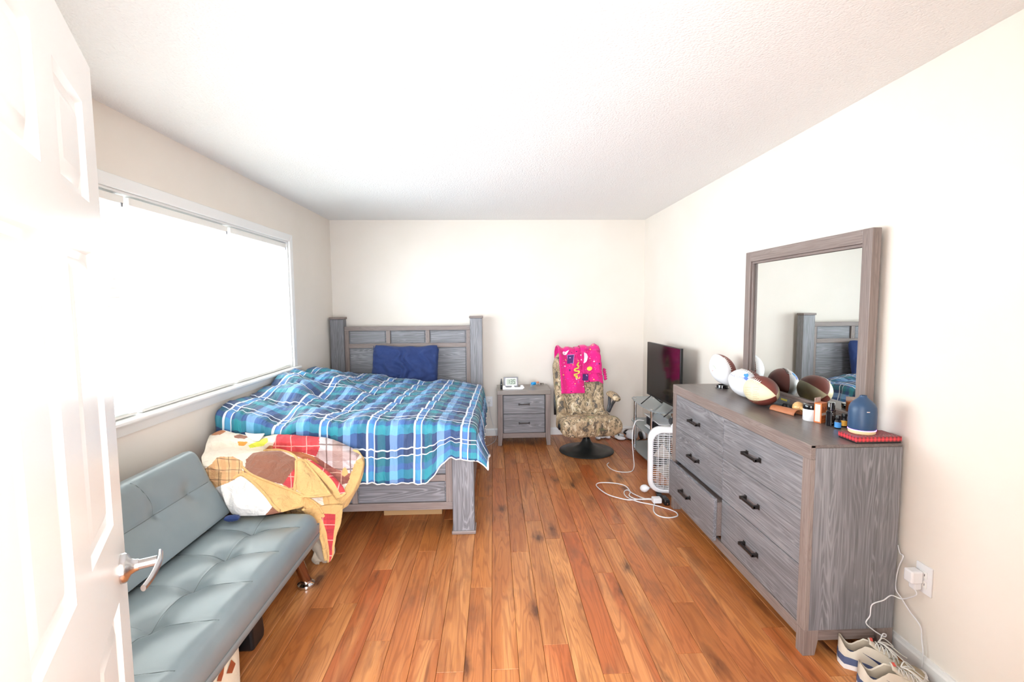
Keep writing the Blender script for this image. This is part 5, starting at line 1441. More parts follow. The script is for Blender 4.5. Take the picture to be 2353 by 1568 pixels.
# ------------------------------------------------------------------ floor cables and power things
def floorpath(px, z=0.006, n=8, jz=None):
    P = [PXZ(u, v, 0) for u, v in px]
    for i, p in enumerate(P): p.z = (jz[i] if jz else z)
    return spline(P, n)
ex = thing('white_extension_cord', 'tangled white extension cord looping across the floor', 'cord', tuple(PXZ(1470, 1140)))
path1 = [(1508, 1150), (1482, 1148), (1456, 1137), (1442, 1128), (1434, 1133), (1440, 1144), (1466, 1155), (1500, 1162), (1522, 1168), (1539, 1173), (1554, 1180), (1556, 1188), (1535, 1192), (1512, 1187), (1502, 1176), (1504, 1160), (1512, 1150)]
MB().tube(floorpath(path1, 0.005, 8), 0.0042, 8).build('cord_loop', 'white', ex, smooth=180)
path2 = [(1510, 1156), (1494, 1150), (1472, 1151), (1446, 1153), (1420, 1148), (1396, 1140), (1378, 1128), (1370, 1118), (1380, 1113), (1410, 1114), (1436, 1120), (1448, 1134), (1446, 1143), (1462, 1151), (1492, 1152), (1512, 1156)]
MB().tube(floorpath(path2, 0.012, 8), 0.0042, 8).build('cord_loop', 'white', ex, smooth=180)
cube = PXZ(1515, 1158)
MB().box(cube.x-0.053, cube.x+0.012, cube.y-0.025, cube.y+0.03, 0.010, 0.048).build('socket_block', 'white', ex, bevel=0.006)
pr_ = MB(); pr_.box(cube.x+0.012, cube.x+0.018, cube.y-0.012, cube.y-0.006, 0.022, 0.034); pr_.box(cube.x+0.012, cube.x+0.018, cube.y+0.008, cube.y+0.014, 0.022, 0.034); pr_.build('prong', 'nickel', ex)
wp = PXZ(1482, 1133)
adp = thing('white_plug_adapter', 'round white plug adapter lying beside the fan foot', 'plug', tuple(wp))
RMp = Vector((0, 0, 1)).rotation_difference(Vector((0.75, -0.6, 0.25)).normalized()).to_matrix()
MB().lathe([(0.010, -0.04), (0.024, -0.028), (0.030, -0.010), (0.028, 0.010), (0.016, 0.026), (0.008, 0.036)], (wp.x, wp.y, 0.037), 20, M3=RMp).build('plug_body', 'white', adp, smooth=180)
MB().cyl(Vector((wp.x, wp.y, 0.037))+RMp @ Vector((0, 0, 0.034)), Vector((wp.x, wp.y, 0.037))+RMp @ Vector((0, 0, 0.048)), 0.0035, n=10).build('prong', 'nickel', adp, smooth=40)
ps = thing('black_power_adapter', 'black slotted power adapter on the floor by the dresser leg', 'adapter', (1.277, 3.455, 0))
bxo('adapter_body', 'black', ps, 1.257, 1.297, 3.405, 3.505, 0.0, 0.042, 0.006)
sg = MB()
for k in range(4): sg.box(1.262, 1.292, 3.415+0.022*k, 3.424+0.022*k, 0.042, 0.047)
sg.build('socket_ridge', 'darkgrey', ps)
MB().lathe([(0.006, 0), (0.005, 0.003)], (1.277, 3.4045, 0.016), 12, M3=Matrix.Rotation(PI/2, 3, 'X')).build('screw', 'nickel', ps)
# console cable hanging to the floor
cc_ = [PXY(1480, 967, 4.30), PXY(1463, 967, 4.28), PXY(1455, 985, 4.27), PXY(1453, 1010, 4.25), PXY(1455, 1045, 4.22), PXZ(1457, 1072, 0.02), PXZ(1450, 1084, 0.005), PXZ(1425, 1085, 0.005), PXZ(1405, 1079, 0.005), PXZ(1395, 1069, 0.005), PXZ(1399, 1064, 0.008)]
cb = MB().tube(spline(cc_, 10), 0.0038, 8).build('charging_cable', 'white', None, smooth=180)
tag(cb, 'white cable dropping from the game console and curling on the floor', 'cable')
# phone charger cord by the bed
ch = thing('phone_charger', 'small white phone charger with a thin cord in the bedside outlet', 'charger', (-0.0555, YB, 0.40))
bxo('charger_body', 'whitegloss', ch, -0.073, -0.044, YB-0.045, YB-0.0095, 0.402, 0.428, 0.004)
pth = [Vector((-0.058, YB-0.03, 0.402)), Vector((-0.055, YB-0.045, 0.36)), PXY(1127, 955, 5.34), PXY(1136, 985, 5.30), PXY(1141, 1001, 5.22), PXZ(1137, 1014, 0.012), PXZ(1124, 1023, 0.004), PXZ(1113, 1026, 0.004), PXZ(1098, 1028, 0.004)]
MB().tube(spline(pth, 8), 0.0022, 6).build('cord', 'white', ch, smooth=180)

# ------------------------------------------------------------------ clutter on the floor behind the chair
def controller(u, v, label, rot, y=None):
    p = PXZ(u, v, 0)
    o = thing('game_controller', label, 'controller', tuple(p), rot, group='game controllers on the floor')
    mb = MB()
    def body(cx_, cy_, rx, ry, rz, zc_):
        R = []
        for i in range(9):
            t = -1+2*i/8; k = math.sqrt(max(0.02, 1-t*t))
            R.append([Vector((cx_+rx*k*math.cos(a), cy_+ry*k*math.sin(a), zc_+rz*t)) for a in [2*PI*q/18 for q in range(18)]])
        mb.rings(R)
    body(0, 0, 0.062, 0.040, 0.022, 0.026); body(-0.058, -0.028, 0.026, 0.048, 0.020, 0.024); body(0.058, -0.028, 0.026, 0.048, 0.020, 0.024)
    mb.build('shell', 'white', o, smooth=180, local=True)
    st_ = MB()
    for x in (-0.025, 0.025): st_.lathe([(0.008, 0.040), (0.005, 0.052), (0.010, 0.056), (0.009, 0.060)], (x, -0.005, 0.0), 14)
    st_.build('thumbstick', 'black', o, smooth=50, local=True)
    return o
controller(1383, 1008, 'white game controller under the chair seat', 0.2)
controller(1420, 1009, 'white game controller between the chair and the TV stand', 1.4)
hp = PXZ(1451, 1010); vr = thing('vr_headset', 'pale grey goggles with a black strap lying by the wall', 'headset', tuple(hp), 0.35)
mb = MB(); R = []
for i, (y, w, h) in enumerate(((-0.05, 0.036, 0.028), (-0.045, 0.052, 0.042), (-0.01, 0.057, 0.048), (0.03, 0.055, 0.046), (0.045, 0.046, 0.038))):
    R.append([Vector((w*math.copysign(abs(math.cos(a))**0.6, math.cos(a)), y, 0.055+h*math.copysign(abs(math.sin(a))**0.6, math.sin(a)))) for a in [2*PI*k/24 for k in range(24)]])
mb.rings(R); mb.build('visor', 'white', vr, smooth=50, local=True)
mb = MB(); mb.tube(spline([Vector((-0.054, 0.02, 0.06)), Vector((-0.055, 0.06, 0.07)), Vector((0, 0.09, 0.08)), Vector((0.055, 0.06, 0.07)), Vector((0.054, 0.02, 0.06))], 6), 0.010, 8); mb.build('strap', 'black', vr, smooth=180, local=True)
h2 = PXZ(1478, 1014); hd2 = thing('headphones', 'white and black headphones on the floor under the TV stand', 'headphones', (h2.x, h2.y, 0))
for k, (dx, m_) in enumerate(((0.0, 'black'), (0.035, 'white'))):
    MB().lathe([(0.030, -0.016), (0.044, -0.010), (0.046, 0.0), (0.044, 0.010), (0.030, 0.016)], (h2.x+dx-0.01, h2.y+0.06, 0.0465), 22, M3=Matrix.Rotation(PI/2-0.2, 3, 'Y')).build('ear_cup', m_, hd2, smooth=50)
bk_ = MB().tube(floorpath([(1378, 1004), (1395, 1000), (1412, 1009), (1430, 1012), (1450, 1010), (1462, 1017), (1475, 1019), (1488, 1011), (1480, 1006), (1466, 1014), (1458, 1018)], 0.004, 6), 0.0032, 6).build('black_cable', 'black', None, smooth=180)
tag(bk_, 'thin black cables straggling under the glass stand', 'cable')

# ------------------------------------------------------------------ charger and cord by the dresser
cg = thing('wall_charger', 'chunky white wall charger in the outlet beside the dresser', 'charger', (XR, 1.785, 0.40))
bxo('charger_body', 'whitegloss', cg, XR-0.058, XR-0.0095, 1.770, 1.812, 0.372, 0.424, 0.006)
bxo('lower_plug', 'whitegloss', cg, XR-0.040, XR-0.0095, 1.776, 1.806, 0.344, 0.371, 0.004)
pa = [Vector((XR-0.03, 1.79, 0.346)), PXX(2105, 1368, 1.690), PXX(2073, 1377, 1.688), PXY(2048, 1369, 1.855), PXY(2030, 1380, 1.853), PXY(2004, 1390, 1.852), PXY(1999, 1415, 1.850), PXY(1990, 1432, 1.850), PXY(2006, 1448, 1.848), PXY(2024, 1460, 1.848), PXY(2034, 1464, 1.845), PXY(2036, 1459, 1.845), PXY(2028, 1458, 1.845), PXY(2021, 1478, 1.842)]
MB().tube(spline(pa, 8), 0.0024, 6).build('cord', 'white', cg, smooth=180)
lc = [PXX(2063, 1253, 1.708), PXX(2068, 1272, 1.700), PXX(2075, 1280, 1.698), PXX(2063, 1310, 1.697), PXX(2058, 1352, 1.697), PXX(2071, 1375, 1.697), PXX(2090, 1405, 1.697), PXX(2115, 1440, 1.697), PXX(2118, 1470, 1.699), PXX(2121, 1500, 1.699), PXX(2118, 1535, 1.699)]
lo = MB().tube(spline(lc, 8), 0.0026, 6).build('lamp_cord', 'white', None, smooth=180)
tag(lo, 'white cord running down the wall from behind the dresser onto the sneakers', 'cord')

# ================================================================== patchwork quilt heaped between sofa and bed
QM = ['q_cream', 'q_white', 'q_brown', 'q_tan', 'q_tanplaid', 'q_red', 'q_grey', 'q_brplaid', 'q_rust', 'q_lime', 'q_orange']
QI = {n: i for i, n in enumerate(QM)}
rowsq = [
    [(482, 1002, 2.88), (515, 989, 2.955), (580, 1002, 2.96), (640, 998, 2.96), (700, 1001, 2.96), (770, 1012, 2.955), (828, 1040, 2.94)],
    [(474, 1020, 2.76), (520, 1010, 2.84), (580, 1016, 2.86), (650, 1016, 2.86), (710, 1024, 2.86), (772, 1032, 2.86), (834, 1062, 2.87)],
    [(470, 1038, 2.72), (520, 1033, 2.82), (582, 1034, 2.86), (650, 1036, 2.87), (710, 1048, 2.86), (768, 1058, 2.85), (831, 1084, 2.86)],
    [(463, 1052, 2.62), (520, 1047, 2.69), (582, 1043, 2.71), (650, 1047, 2.74), (710, 1064, 2.81), (764, 1082, 2.84), (824, 1104, 2.84)],
    [(469, 1078, 2.55), (520, 1080, 2.56), (585, 1080, 2.585), (650, 1085, 2.63), (705, 1095, 2.70), (755, 1110, 2.75), (808, 1135, 2.78)],
    [(482, 1112, 2.51), (530, 1115, 2.49), (590, 1118, 2.51), (650, 1122, 2.56), (700, 1130, 2.61), (745, 1142, 2.66), (788, 1158, 2.72)],
    [(496, 1150, 2.475), (538, 1155, 2.435), (595, 1158, 2.445), (650, 1160, 2.49), (700, 1165, 2.555), (735, 1172, 2.61), (772, 1188, 2.68)],
    [(520, 1176, 2.475), (548, 1186, 2.44), (600, 1192, 2.44), (650, 1193, 2.47), (698, 1191, 2.54), (720, 1200, 2.60), (766, 1216, 2.66)],
]
NQU, NQV = 34, 34
pts3 = surf([[PXY(u, v, y) for u, v, y in r] for r in rowsq], NQU, NQV)
ptsp = surf([[Vector((u, v, 0)) for u, v, y in r] for r in rowsq], NQU, NQV)
patches = [
    ('q_rust', [(486, 1003), (495, 986), (520, 992), (508, 1001), (498, 1003)]),
    ('q_brown', [(538, 1003), (552, 999), (572, 1006), (562, 1010), (540, 1007)]),
    ('q_orange', [(546, 1015), (570, 1016), (560, 1026), (551, 1027)]),
    ('q_lime', [(570, 1024), (590, 1014), (613, 1006), (618, 1016), (604, 1025), (575, 1030)]),
    ('q_tanplaid', [(468, 1082), (488, 1070), (500, 1055), (535, 1049), (556, 1060), (556, 1088), (540, 1102), (488, 1126), (474, 1100)]),
    ('q_brown', [(560, 1085), (564, 1055), (582, 1041), (644, 1037), (682, 1056), (680, 1075), (664, 1098), (650, 1114), (600, 1104)]),
    ('q_red', [(650, 1114), (680, 1074), (682, 1120), (665, 1122)]),
    ('q_tanplaid', [(650, 1114), (682, 1120), (682, 1136), (655, 1122)]),
    ('q_white', [(486, 1126), (540, 1102), (556, 1092), (590, 1116), (614, 1144), (628, 1166), (604, 1194), (545, 1192), (505, 1170)]),
    ('q_brown', [(604, 1194), (628, 1166), (660, 1186), (672, 1194)]),
    ('q_tan', [(540, 1102), (556, 1080), (600, 1104), (660, 1122), (720, 1150), (745, 1165), (740, 1200), (700, 1196), (672, 1194), (628, 1166), (590, 1116)]),
    ('q_red', [(626, 1033), (640, 996), (735, 1004), (735, 1030), (726, 1050), (690, 1040)]),
    ('q_grey', [(735, 1000), (835, 1030), (806, 1088), (770, 1078), (726, 1050), (735, 1030)]),
    ('q_rust', [(604, 1036), (618, 1025), (660, 1030), (720, 1050), (735, 1066), (700, 1058), (660, 1040), (640, 1036)]),
    ('q_brplaid', [(700, 1056), (726, 1050), (770, 1078), (806, 1088), (800, 1112), (780, 1118), (740, 1090)]),
    ('q_tan', [(806, 1070), (836, 1050), (836, 1110), (800, 1150), (784, 1140), (800, 1112)]),
    ('q_tan', [(735, 1100), (800, 1150), (790, 1230), (735, 1220), (745, 1165)]),
]
def qmat(u, v):
    for n_, P in patches:
        if inpoly(u, v, P): return QI[n_]
    return QI['q_cream']
nr, ncq = len(pts3), len(pts3[0])
# quilted relief, kept clear of the sofa and the comforter
def sofa_face(z): return -1.44-0.172*(z-0.405)/0.35+0.062
def qfit(p, zmin):
    if p.y < 2.55 and p.x < sofa_face(p.z)+0.030:
        k = 2.552/p.y; p = Vector((p.x*k, 2.552, EYE+(p.z-EYE)*k))
    zl = zmin-0.10*sstep(2.535, 2.60, p.y)-0.10*sstep(-0.965, -0.90, p.x)
    p = Vector((p.x, p.y, max(p.z, zl)))
    p.y = min(p.y, 2.950)
    return p
for j in range(nr):
    for i in range(ncq):
        p = pts3[j][i]; e = min(1.0, min(i, ncq-1-i)/12.0, min(j, nr-1-j)/12.0)
        d1 = p.x*0.8+p.z*0.6; d2 = p.z*0.8-p.x*0.6
        fs = 0.016*nzp(p.x*9, p.y*8+p.z*9, 1)+0.020*(0.5-abs(nzp(d1*7, d2*2.6, 3)))+0.010*(0.5-abs(nzp(d1*16, d2*7, 9))*1.6)+0.004*nzp(p.x*40, p.z*40, 4)
        pts3[j][i] = qfit(p+Vector((0.1, -0.75, 0.65))*fs*(0.4+0.6*e), 0.432)
mb = MB(); mb.uv = {}
for j in range(nr):
    for i in range(ncq):
        mb.uv[len(mb.v)] = ((ptsp[j][i].x)/420.0, (ptsp[j][i].y)/420.0); mb.v.append(pts3[j][i])
for j in range(nr-1):
    for i in range(ncq-1):
        a = j*ncq+i; mb.f.append((a, a+1, a+ncq+1, a+ncq))
        c = (ptsp[j][i]+ptsp[j][i+1]+ptsp[j+1][i]+ptsp[j+1][i+1])*0.25
        mb.mi.append(qmat(c.x, c.y))
# underside and filling of the heap
o0 = len(mb.v)
def under_fit(q, p):
    if q.y < 2.55 and q.x < -0.93:
        q.z = max(q.z, 0.420); q.x = max(q.x, sofa_face(q.z)+0.020)
        if q.z > p.z-0.004: q = Vector((p.x, p.y+0.006, p.z-0.006))
    return q
def under(p, i, j):
    e = min(i, ncq-1-i, j, nr-1-j)
    d = min(1.0, e/20.0)
    low = 0.42 if p.y < 2.56 else 0.30
    z = max(min(p.z-0.02, low+0.02), p.z-0.02-0.16*d)
    return under_fit(Vector((p.x, min(p.y+0.045, 2.950), z)), p)
for j in range(nr):
    for i in range(ncq): mb.v.append(under(pts3[j][i], i, j))
for j in range(nr-1):
    for i in range(ncq-1):
        a = o0+j*ncq+i; mb.f.append((a, a+ncq, a+ncq+1, a+1)); mb.mi.append(QI['q_tan'])
bd = [(0, i) for i in range(ncq)]+[(j, ncq-1) for j in range(1, nr)]+[(nr-1, i) for i in range(ncq-2, -1, -1)]+[(j, 0) for j in range(nr-2, 0, -1)]
for k in range(len(bd)):
    (j1, i1), (j2, i2) = bd[k], bd[(k+1) % len(bd)]
    mb.f.append((j1*ncq+i1, o0+j1*ncq+i1, o0+j2*ncq+i2, j2*ncq+i2)); mb.mi.append(QI['q_tan'])
qroot = thing('patchwork_quilt', 'crumpled brown, red and cream patchwork quilt heaped on the sofa end', 'quilt', (-1.2, 2.55, 0.42))
qb = mb.build('quilt_heap', QM, qroot, smooth=180)
qbv = BVHTree.FromPolygons([Vector(p) for r in pts3 for p in r], [(j*ncq+i, j*ncq+i+1, (j+1)*ncq+i+1, (j+1)*ncq+i) for j in range(nr-1) for i in range(ncq-1)])
def qhit(u, v, up=0.004):
    d = pray(u, v).normalized(); h = qbv.ray_cast(Vector((0, 0, EYE)), d)
    return None if h[0] is None else h[0]-d*up
def qtube(px, r, name='binding', mat='q_tan', up=0.003):
    P = [qhit(p.x, p.y, up) for p in spline([Vector((a, b_, 0)) for a, b_ in px], 7)]
    P = [p for p in P if p is not None]
    if len(P) > 2: return MB().tube(P, r, 8).build(name, mat, qroot, smooth=180)
qtube([(536, 1100), (556, 1092), (585, 1112), (612, 1140), (632, 1166), (660, 1185), (690, 1190), (715, 1196)], 0.0075)
qtube([(556, 1072), (580, 1092), (640, 1116), (690, 1136), (725, 1156), (742, 1180)], 0.006)
qtube([(606, 1036), (645, 1035), (680, 1052), (684, 1085), (677, 1130)], 0.008)
def qsheet(rows, nm, mats, mifn=None, nu=8, nv=8, solid=0.012, wr=0.004):
    """a free flap of the quilt: rows of (u, v, y)"""
    S = surf([[PXY(*q) for q in r] for r in rows], nu, nv); SP = surf([[Vector((q[0], q[1], 0)) for q in r] for r in rows], nu, nv)
    mb = MB(); mb.uv = {}
    nn = len(S[0])
    for j, r in enumerate(S):
        for i, p in enumerate(r):
            mb.uv[len(mb.v)] = (SP[j][i].x/420.0, SP[j][i].y/420.0)
            mb.v.append(p+Vector((0.2, -0.8, 0.4))*(wr*nzp(p.x*30, p.z*30, 2)))
    for j in range(len(S)-1):
        for i in range(nn-1):
            a = j*nn+i; mb.f.append((a, a+1, a+nn+1, a+nn)); mb.mi.append(mifn((i+.5)/(nn-1), (j+.5)/(len(S)-1)) if mifn else 0)
    o = mb.build(nm, mats, qroot, smooth=180, solid=solid)
    brd = [S[0][i] for i in range(nn)]+[S[j][-1] for j in range(1, len(S))]+[S[-1][i] for i in range(nn-2, -1, -1)]+[S[j][0] for j in range(len(S)-2, 0, -1)]
    return o, S, brd
# folded-back triangle of backing
o_, S_, br_ = qsheet([[(680, 1060, 2.735), (690, 1056, 2.745), (702, 1062, 2.75)], [(680, 1085, 2.66), (702, 1086, 2.67), (726, 1092, 2.70)], [(677, 1115, 2.60), (710, 1118, 2.615), (748, 1122, 2.655)], [(675, 1140, 2.565), (715, 1142, 2.58), (760, 1138, 2.63)]], 'folded_corner', ['q_tan'])
MB().tube(br_, 0.007, 8, closed=True).build('binding', 'q_tan', o_, smooth=180)
# red edged strip running down to the right
o_, S_, br_ = qsheet([[(690, 1056, 2.77), (704, 1058, 2.77), (720, 1066, 2.785)], [(722, 1082, 2.73), (738, 1082, 2.74), (752, 1088, 2.755)], [(752, 1112, 2.70), (768, 1110, 2.71), (780, 1116, 2.725)], [(776, 1146, 2.69), (788, 1142, 2.695), (796, 1136, 2.705)]], 'turned_edge', ['q_tan', 'q_red'], lambda a, b_: 1 if a > 0.42 and b_ < 0.9 else 0)
MB().tube([r[0] for r in S_], 0.008, 8).build('binding', 'q_tan', o_, smooth=180)
# rolled end over the footboard
o_, S_, br_ = qsheet([[(806, 1036, 2.925), (822, 1036, 2.925), (834, 1052, 2.92)], [(796, 1062, 2.88), (816, 1058, 2.90), (834, 1076, 2.90)], [(788, 1088, 2.85), (810, 1092, 2.875), (826, 1108, 2.88)], [(792, 1120, 2.82), (806, 1124, 2.84), (812, 1134, 2.85)], [(780, 1138, 2.80), (790, 1146, 2.81), (796, 1148, 2.82)]], 'rolled_end', ['q_tan', 'q_brplaid'], lambda a, b_: 1 if 0.25 < a < 0.7 and 0.25 < b_ < 0.72 else 0)
MB().tube([r[0] for r in S_], 0.007, 8).build('binding', 'q_tan', o_, smooth=180); MB().tube([r[-1] for r in S_], 0.008, 8).build('binding', 'q_tan', o_, smooth=180)
# tail hanging off the sofa end
tail = [[(696, 1170, 2.54), (722, 1166, 2.60), (752, 1160, 2.64), (786, 1160, 2.70)], [(712, 1190, 2.585), (732, 1190, 2.62), (756, 1196, 2.65), (782, 1200, 2.69)], [(728, 1214, 2.60), (743, 1216, 2.63), (758, 1222, 2.65), (772, 1228, 2.67)], [(738, 1240, 2.605), (748, 1244, 2.63), (758, 1250, 2.645), (768, 1256, 2.655)], [(744, 1266, 2.605), (752, 1270, 2.625), (759, 1274, 2.635), (765, 1276, 2.64)], [(748, 1288, 2.605), (753, 1292, 2.62), (757, 1292, 2.625), (761, 1288, 2.63)]]
o_, S_, br_ = qsheet(tail, 'hanging_tail', ['q_tan', 'q_red', 'q_tan'], lambda a, b_: 1 if (0.45 < a < 0.80 and b_ > 0.12) else 0, 7, 7)
MB().tube([r[0] for r in S_], 0.0085, 8).build('binding', 'q_tan', o_, smooth=180)
MB().tube([r[len(r)//3+2] for r in S_], 0.007, 8).build('binding', 'q_tan', o_, smooth=180)
# peaked white cloth corner at the back of the heap
o_, S_, br_ = qsheet([[(563, 994, 2.95), (585, 997, 2.94), (608, 996, 2.95)], [(568, 1004, 2.90), (587, 1004, 2.89), (602, 1005, 2.90)], [(580, 1012, 2.87), (590, 1014, 2.865), (596, 1012, 2.87)]], 'white_corner', ['q_white'], None, 6, 6, 0.006)

kh = MB(); S = surf([[PXY(u, v, y) for u, v, y in r] for r in [
    [(704, 1200, 2.62), (728, 1198, 2.66), (752, 1212, 2.68)], [(706, 1236, 2.66), (732, 1236, 2.68), (762, 1248, 2.69)], [(714, 1272, 2.68), (738, 1274, 2.69), (764, 1280, 2.70)], [(712, 1300, 2.69), (730, 1302, 2.69), (752, 1296, 2.705)], [(722, 1308, 2.69), (738, 1309, 2.695), (748, 1304, 2.70)]]], 10, 10)
nn = len(S[0])
for r in S:
    for p in r:
        q = p+Vector((0, 0.04, 0))+Vector((0, -1, 0.2))*(0.014*nzp(p.x*22, p.z*22, 6)+0.006*math.sin(p.x*120+p.z*60)); q.z = max(q.z, 0.016); kh.v.append(q)
for j in range(len(S)-1):
    for i in range(nn-1): a = j*nn+i; kh.f.append((a, a+1, a+nn+1, a+nn)); kh.mi.append(0)
ko = kh.build('khaki_trousers', 'khaki', None, smooth=180, solid=0.014)
tag(ko, 'khaki cloth hanging below the quilt tail beside the sofa leg', 'clothing')
nb = cushion_mb(0.075, 0.040, 0.030, 16, 12, 5, 0.003)
nbo = nb.build('navy_garment', 'navycloth', None, smooth=180); c = PXY(531, 1186, 2.415); nbo.location = (c.x+0.01, 2.405, 0.434); nbo.rotation_euler = (math.radians(80), 0, 0.1)
tag(nbo, 'navy blue cloth peeking out under the quilt on the sofa', 'clothing')
# round tag at the footboard
rt = PXY(789, 1150, 3.05); tgm = thing('round_badge', 'round black and white badge leaning by the quilt at the footboard', 'badge', (rt.x, 3.05, rt.z))
RX = Matrix.Rotation(PI/2, 3, 'X')
MB().lathe([(0.030, -0.006), (0.033, 0.0), (0.030, 0.004)], (rt.x-0.012, 3.045, rt.z), 24, M3=RX).build('disc', 'grey', tgm, smooth=50)
MB().box(rt.x-0.020, rt.x+0.006, 3.0395, 3.041, rt.z-0.012, rt.z+0.016).build('dark_mark', 'black', tgm)
MB().box(rt.x-0.010, rt.x-0.002, 3.0385, 3.0394, rt.z-0.004, rt.z+0.008).build('light_mark', 'white', tgm)

# cardboard box under the bed
cbx = thing('cardboard_box', 'flat brown cardboard box pushed under the bed', 'box', (-0.60, 3.62, 0))
cbx_ = MB(); cbx_.box(-0.80, -0.385, 3.36, 3.86, 0, 0.145); cbx_.build('box_body', 'cardboard', cbx, bevel=0.003)
bxo('flap', 'cardboard', cbx, -0.80, -0.385, 3.36, 3.60, 0.1455, 0.149, 0)

# ------------------------------------------------------------------ canvas bag under the sofa
bg = thing('canvas_bag', 'cream canvas bag with brown leather straps half under the sofa', 'bag', (-1.03, 1.55, 0))
mb = MB(); R = []
for i in range(15):
    f = i/14; z = 0.004+0.214*f
    w = 0.17*(1-0.30*f); d = 0.085*(1-0.35*f)
    cx_ = -1.035+0.0*f; cy_ = 1.60+0.09*f
    ring = []
    for k in range(36):
        a = 2*PI*k/36; kx, ky_ = math.cos(a), math.sin(a)
        wob = 1+0.06*nzp(kx*1.5, ky_*1.5, z*9)
        ring.append(Vector((cx_+d*wob*math.copysign(abs(kx)**0.7, kx), cy_+w*wob*math.copysign(abs(ky_)**0.7, ky_), z)))
    R.append(ring)
mb.rings(R); bgo = mb.build('bag_body', 'canvas', bg, smooth=60)
decal(bgo, [([(529, 1517), (539, 1526), (531, 1548), (518, 1549)], [(0, 1, 2, 3)])], 'leather_patch', 'bagleather', 0.004, parent=bg)
decal(bgo, [([(500, 1553), (513, 1533), (511, 1550), (506, 1567), (496, 1567)], [(0, 1, 2, 3, 4)])], 'leather_strap', 'bagleather', 0.004, parent=bg)

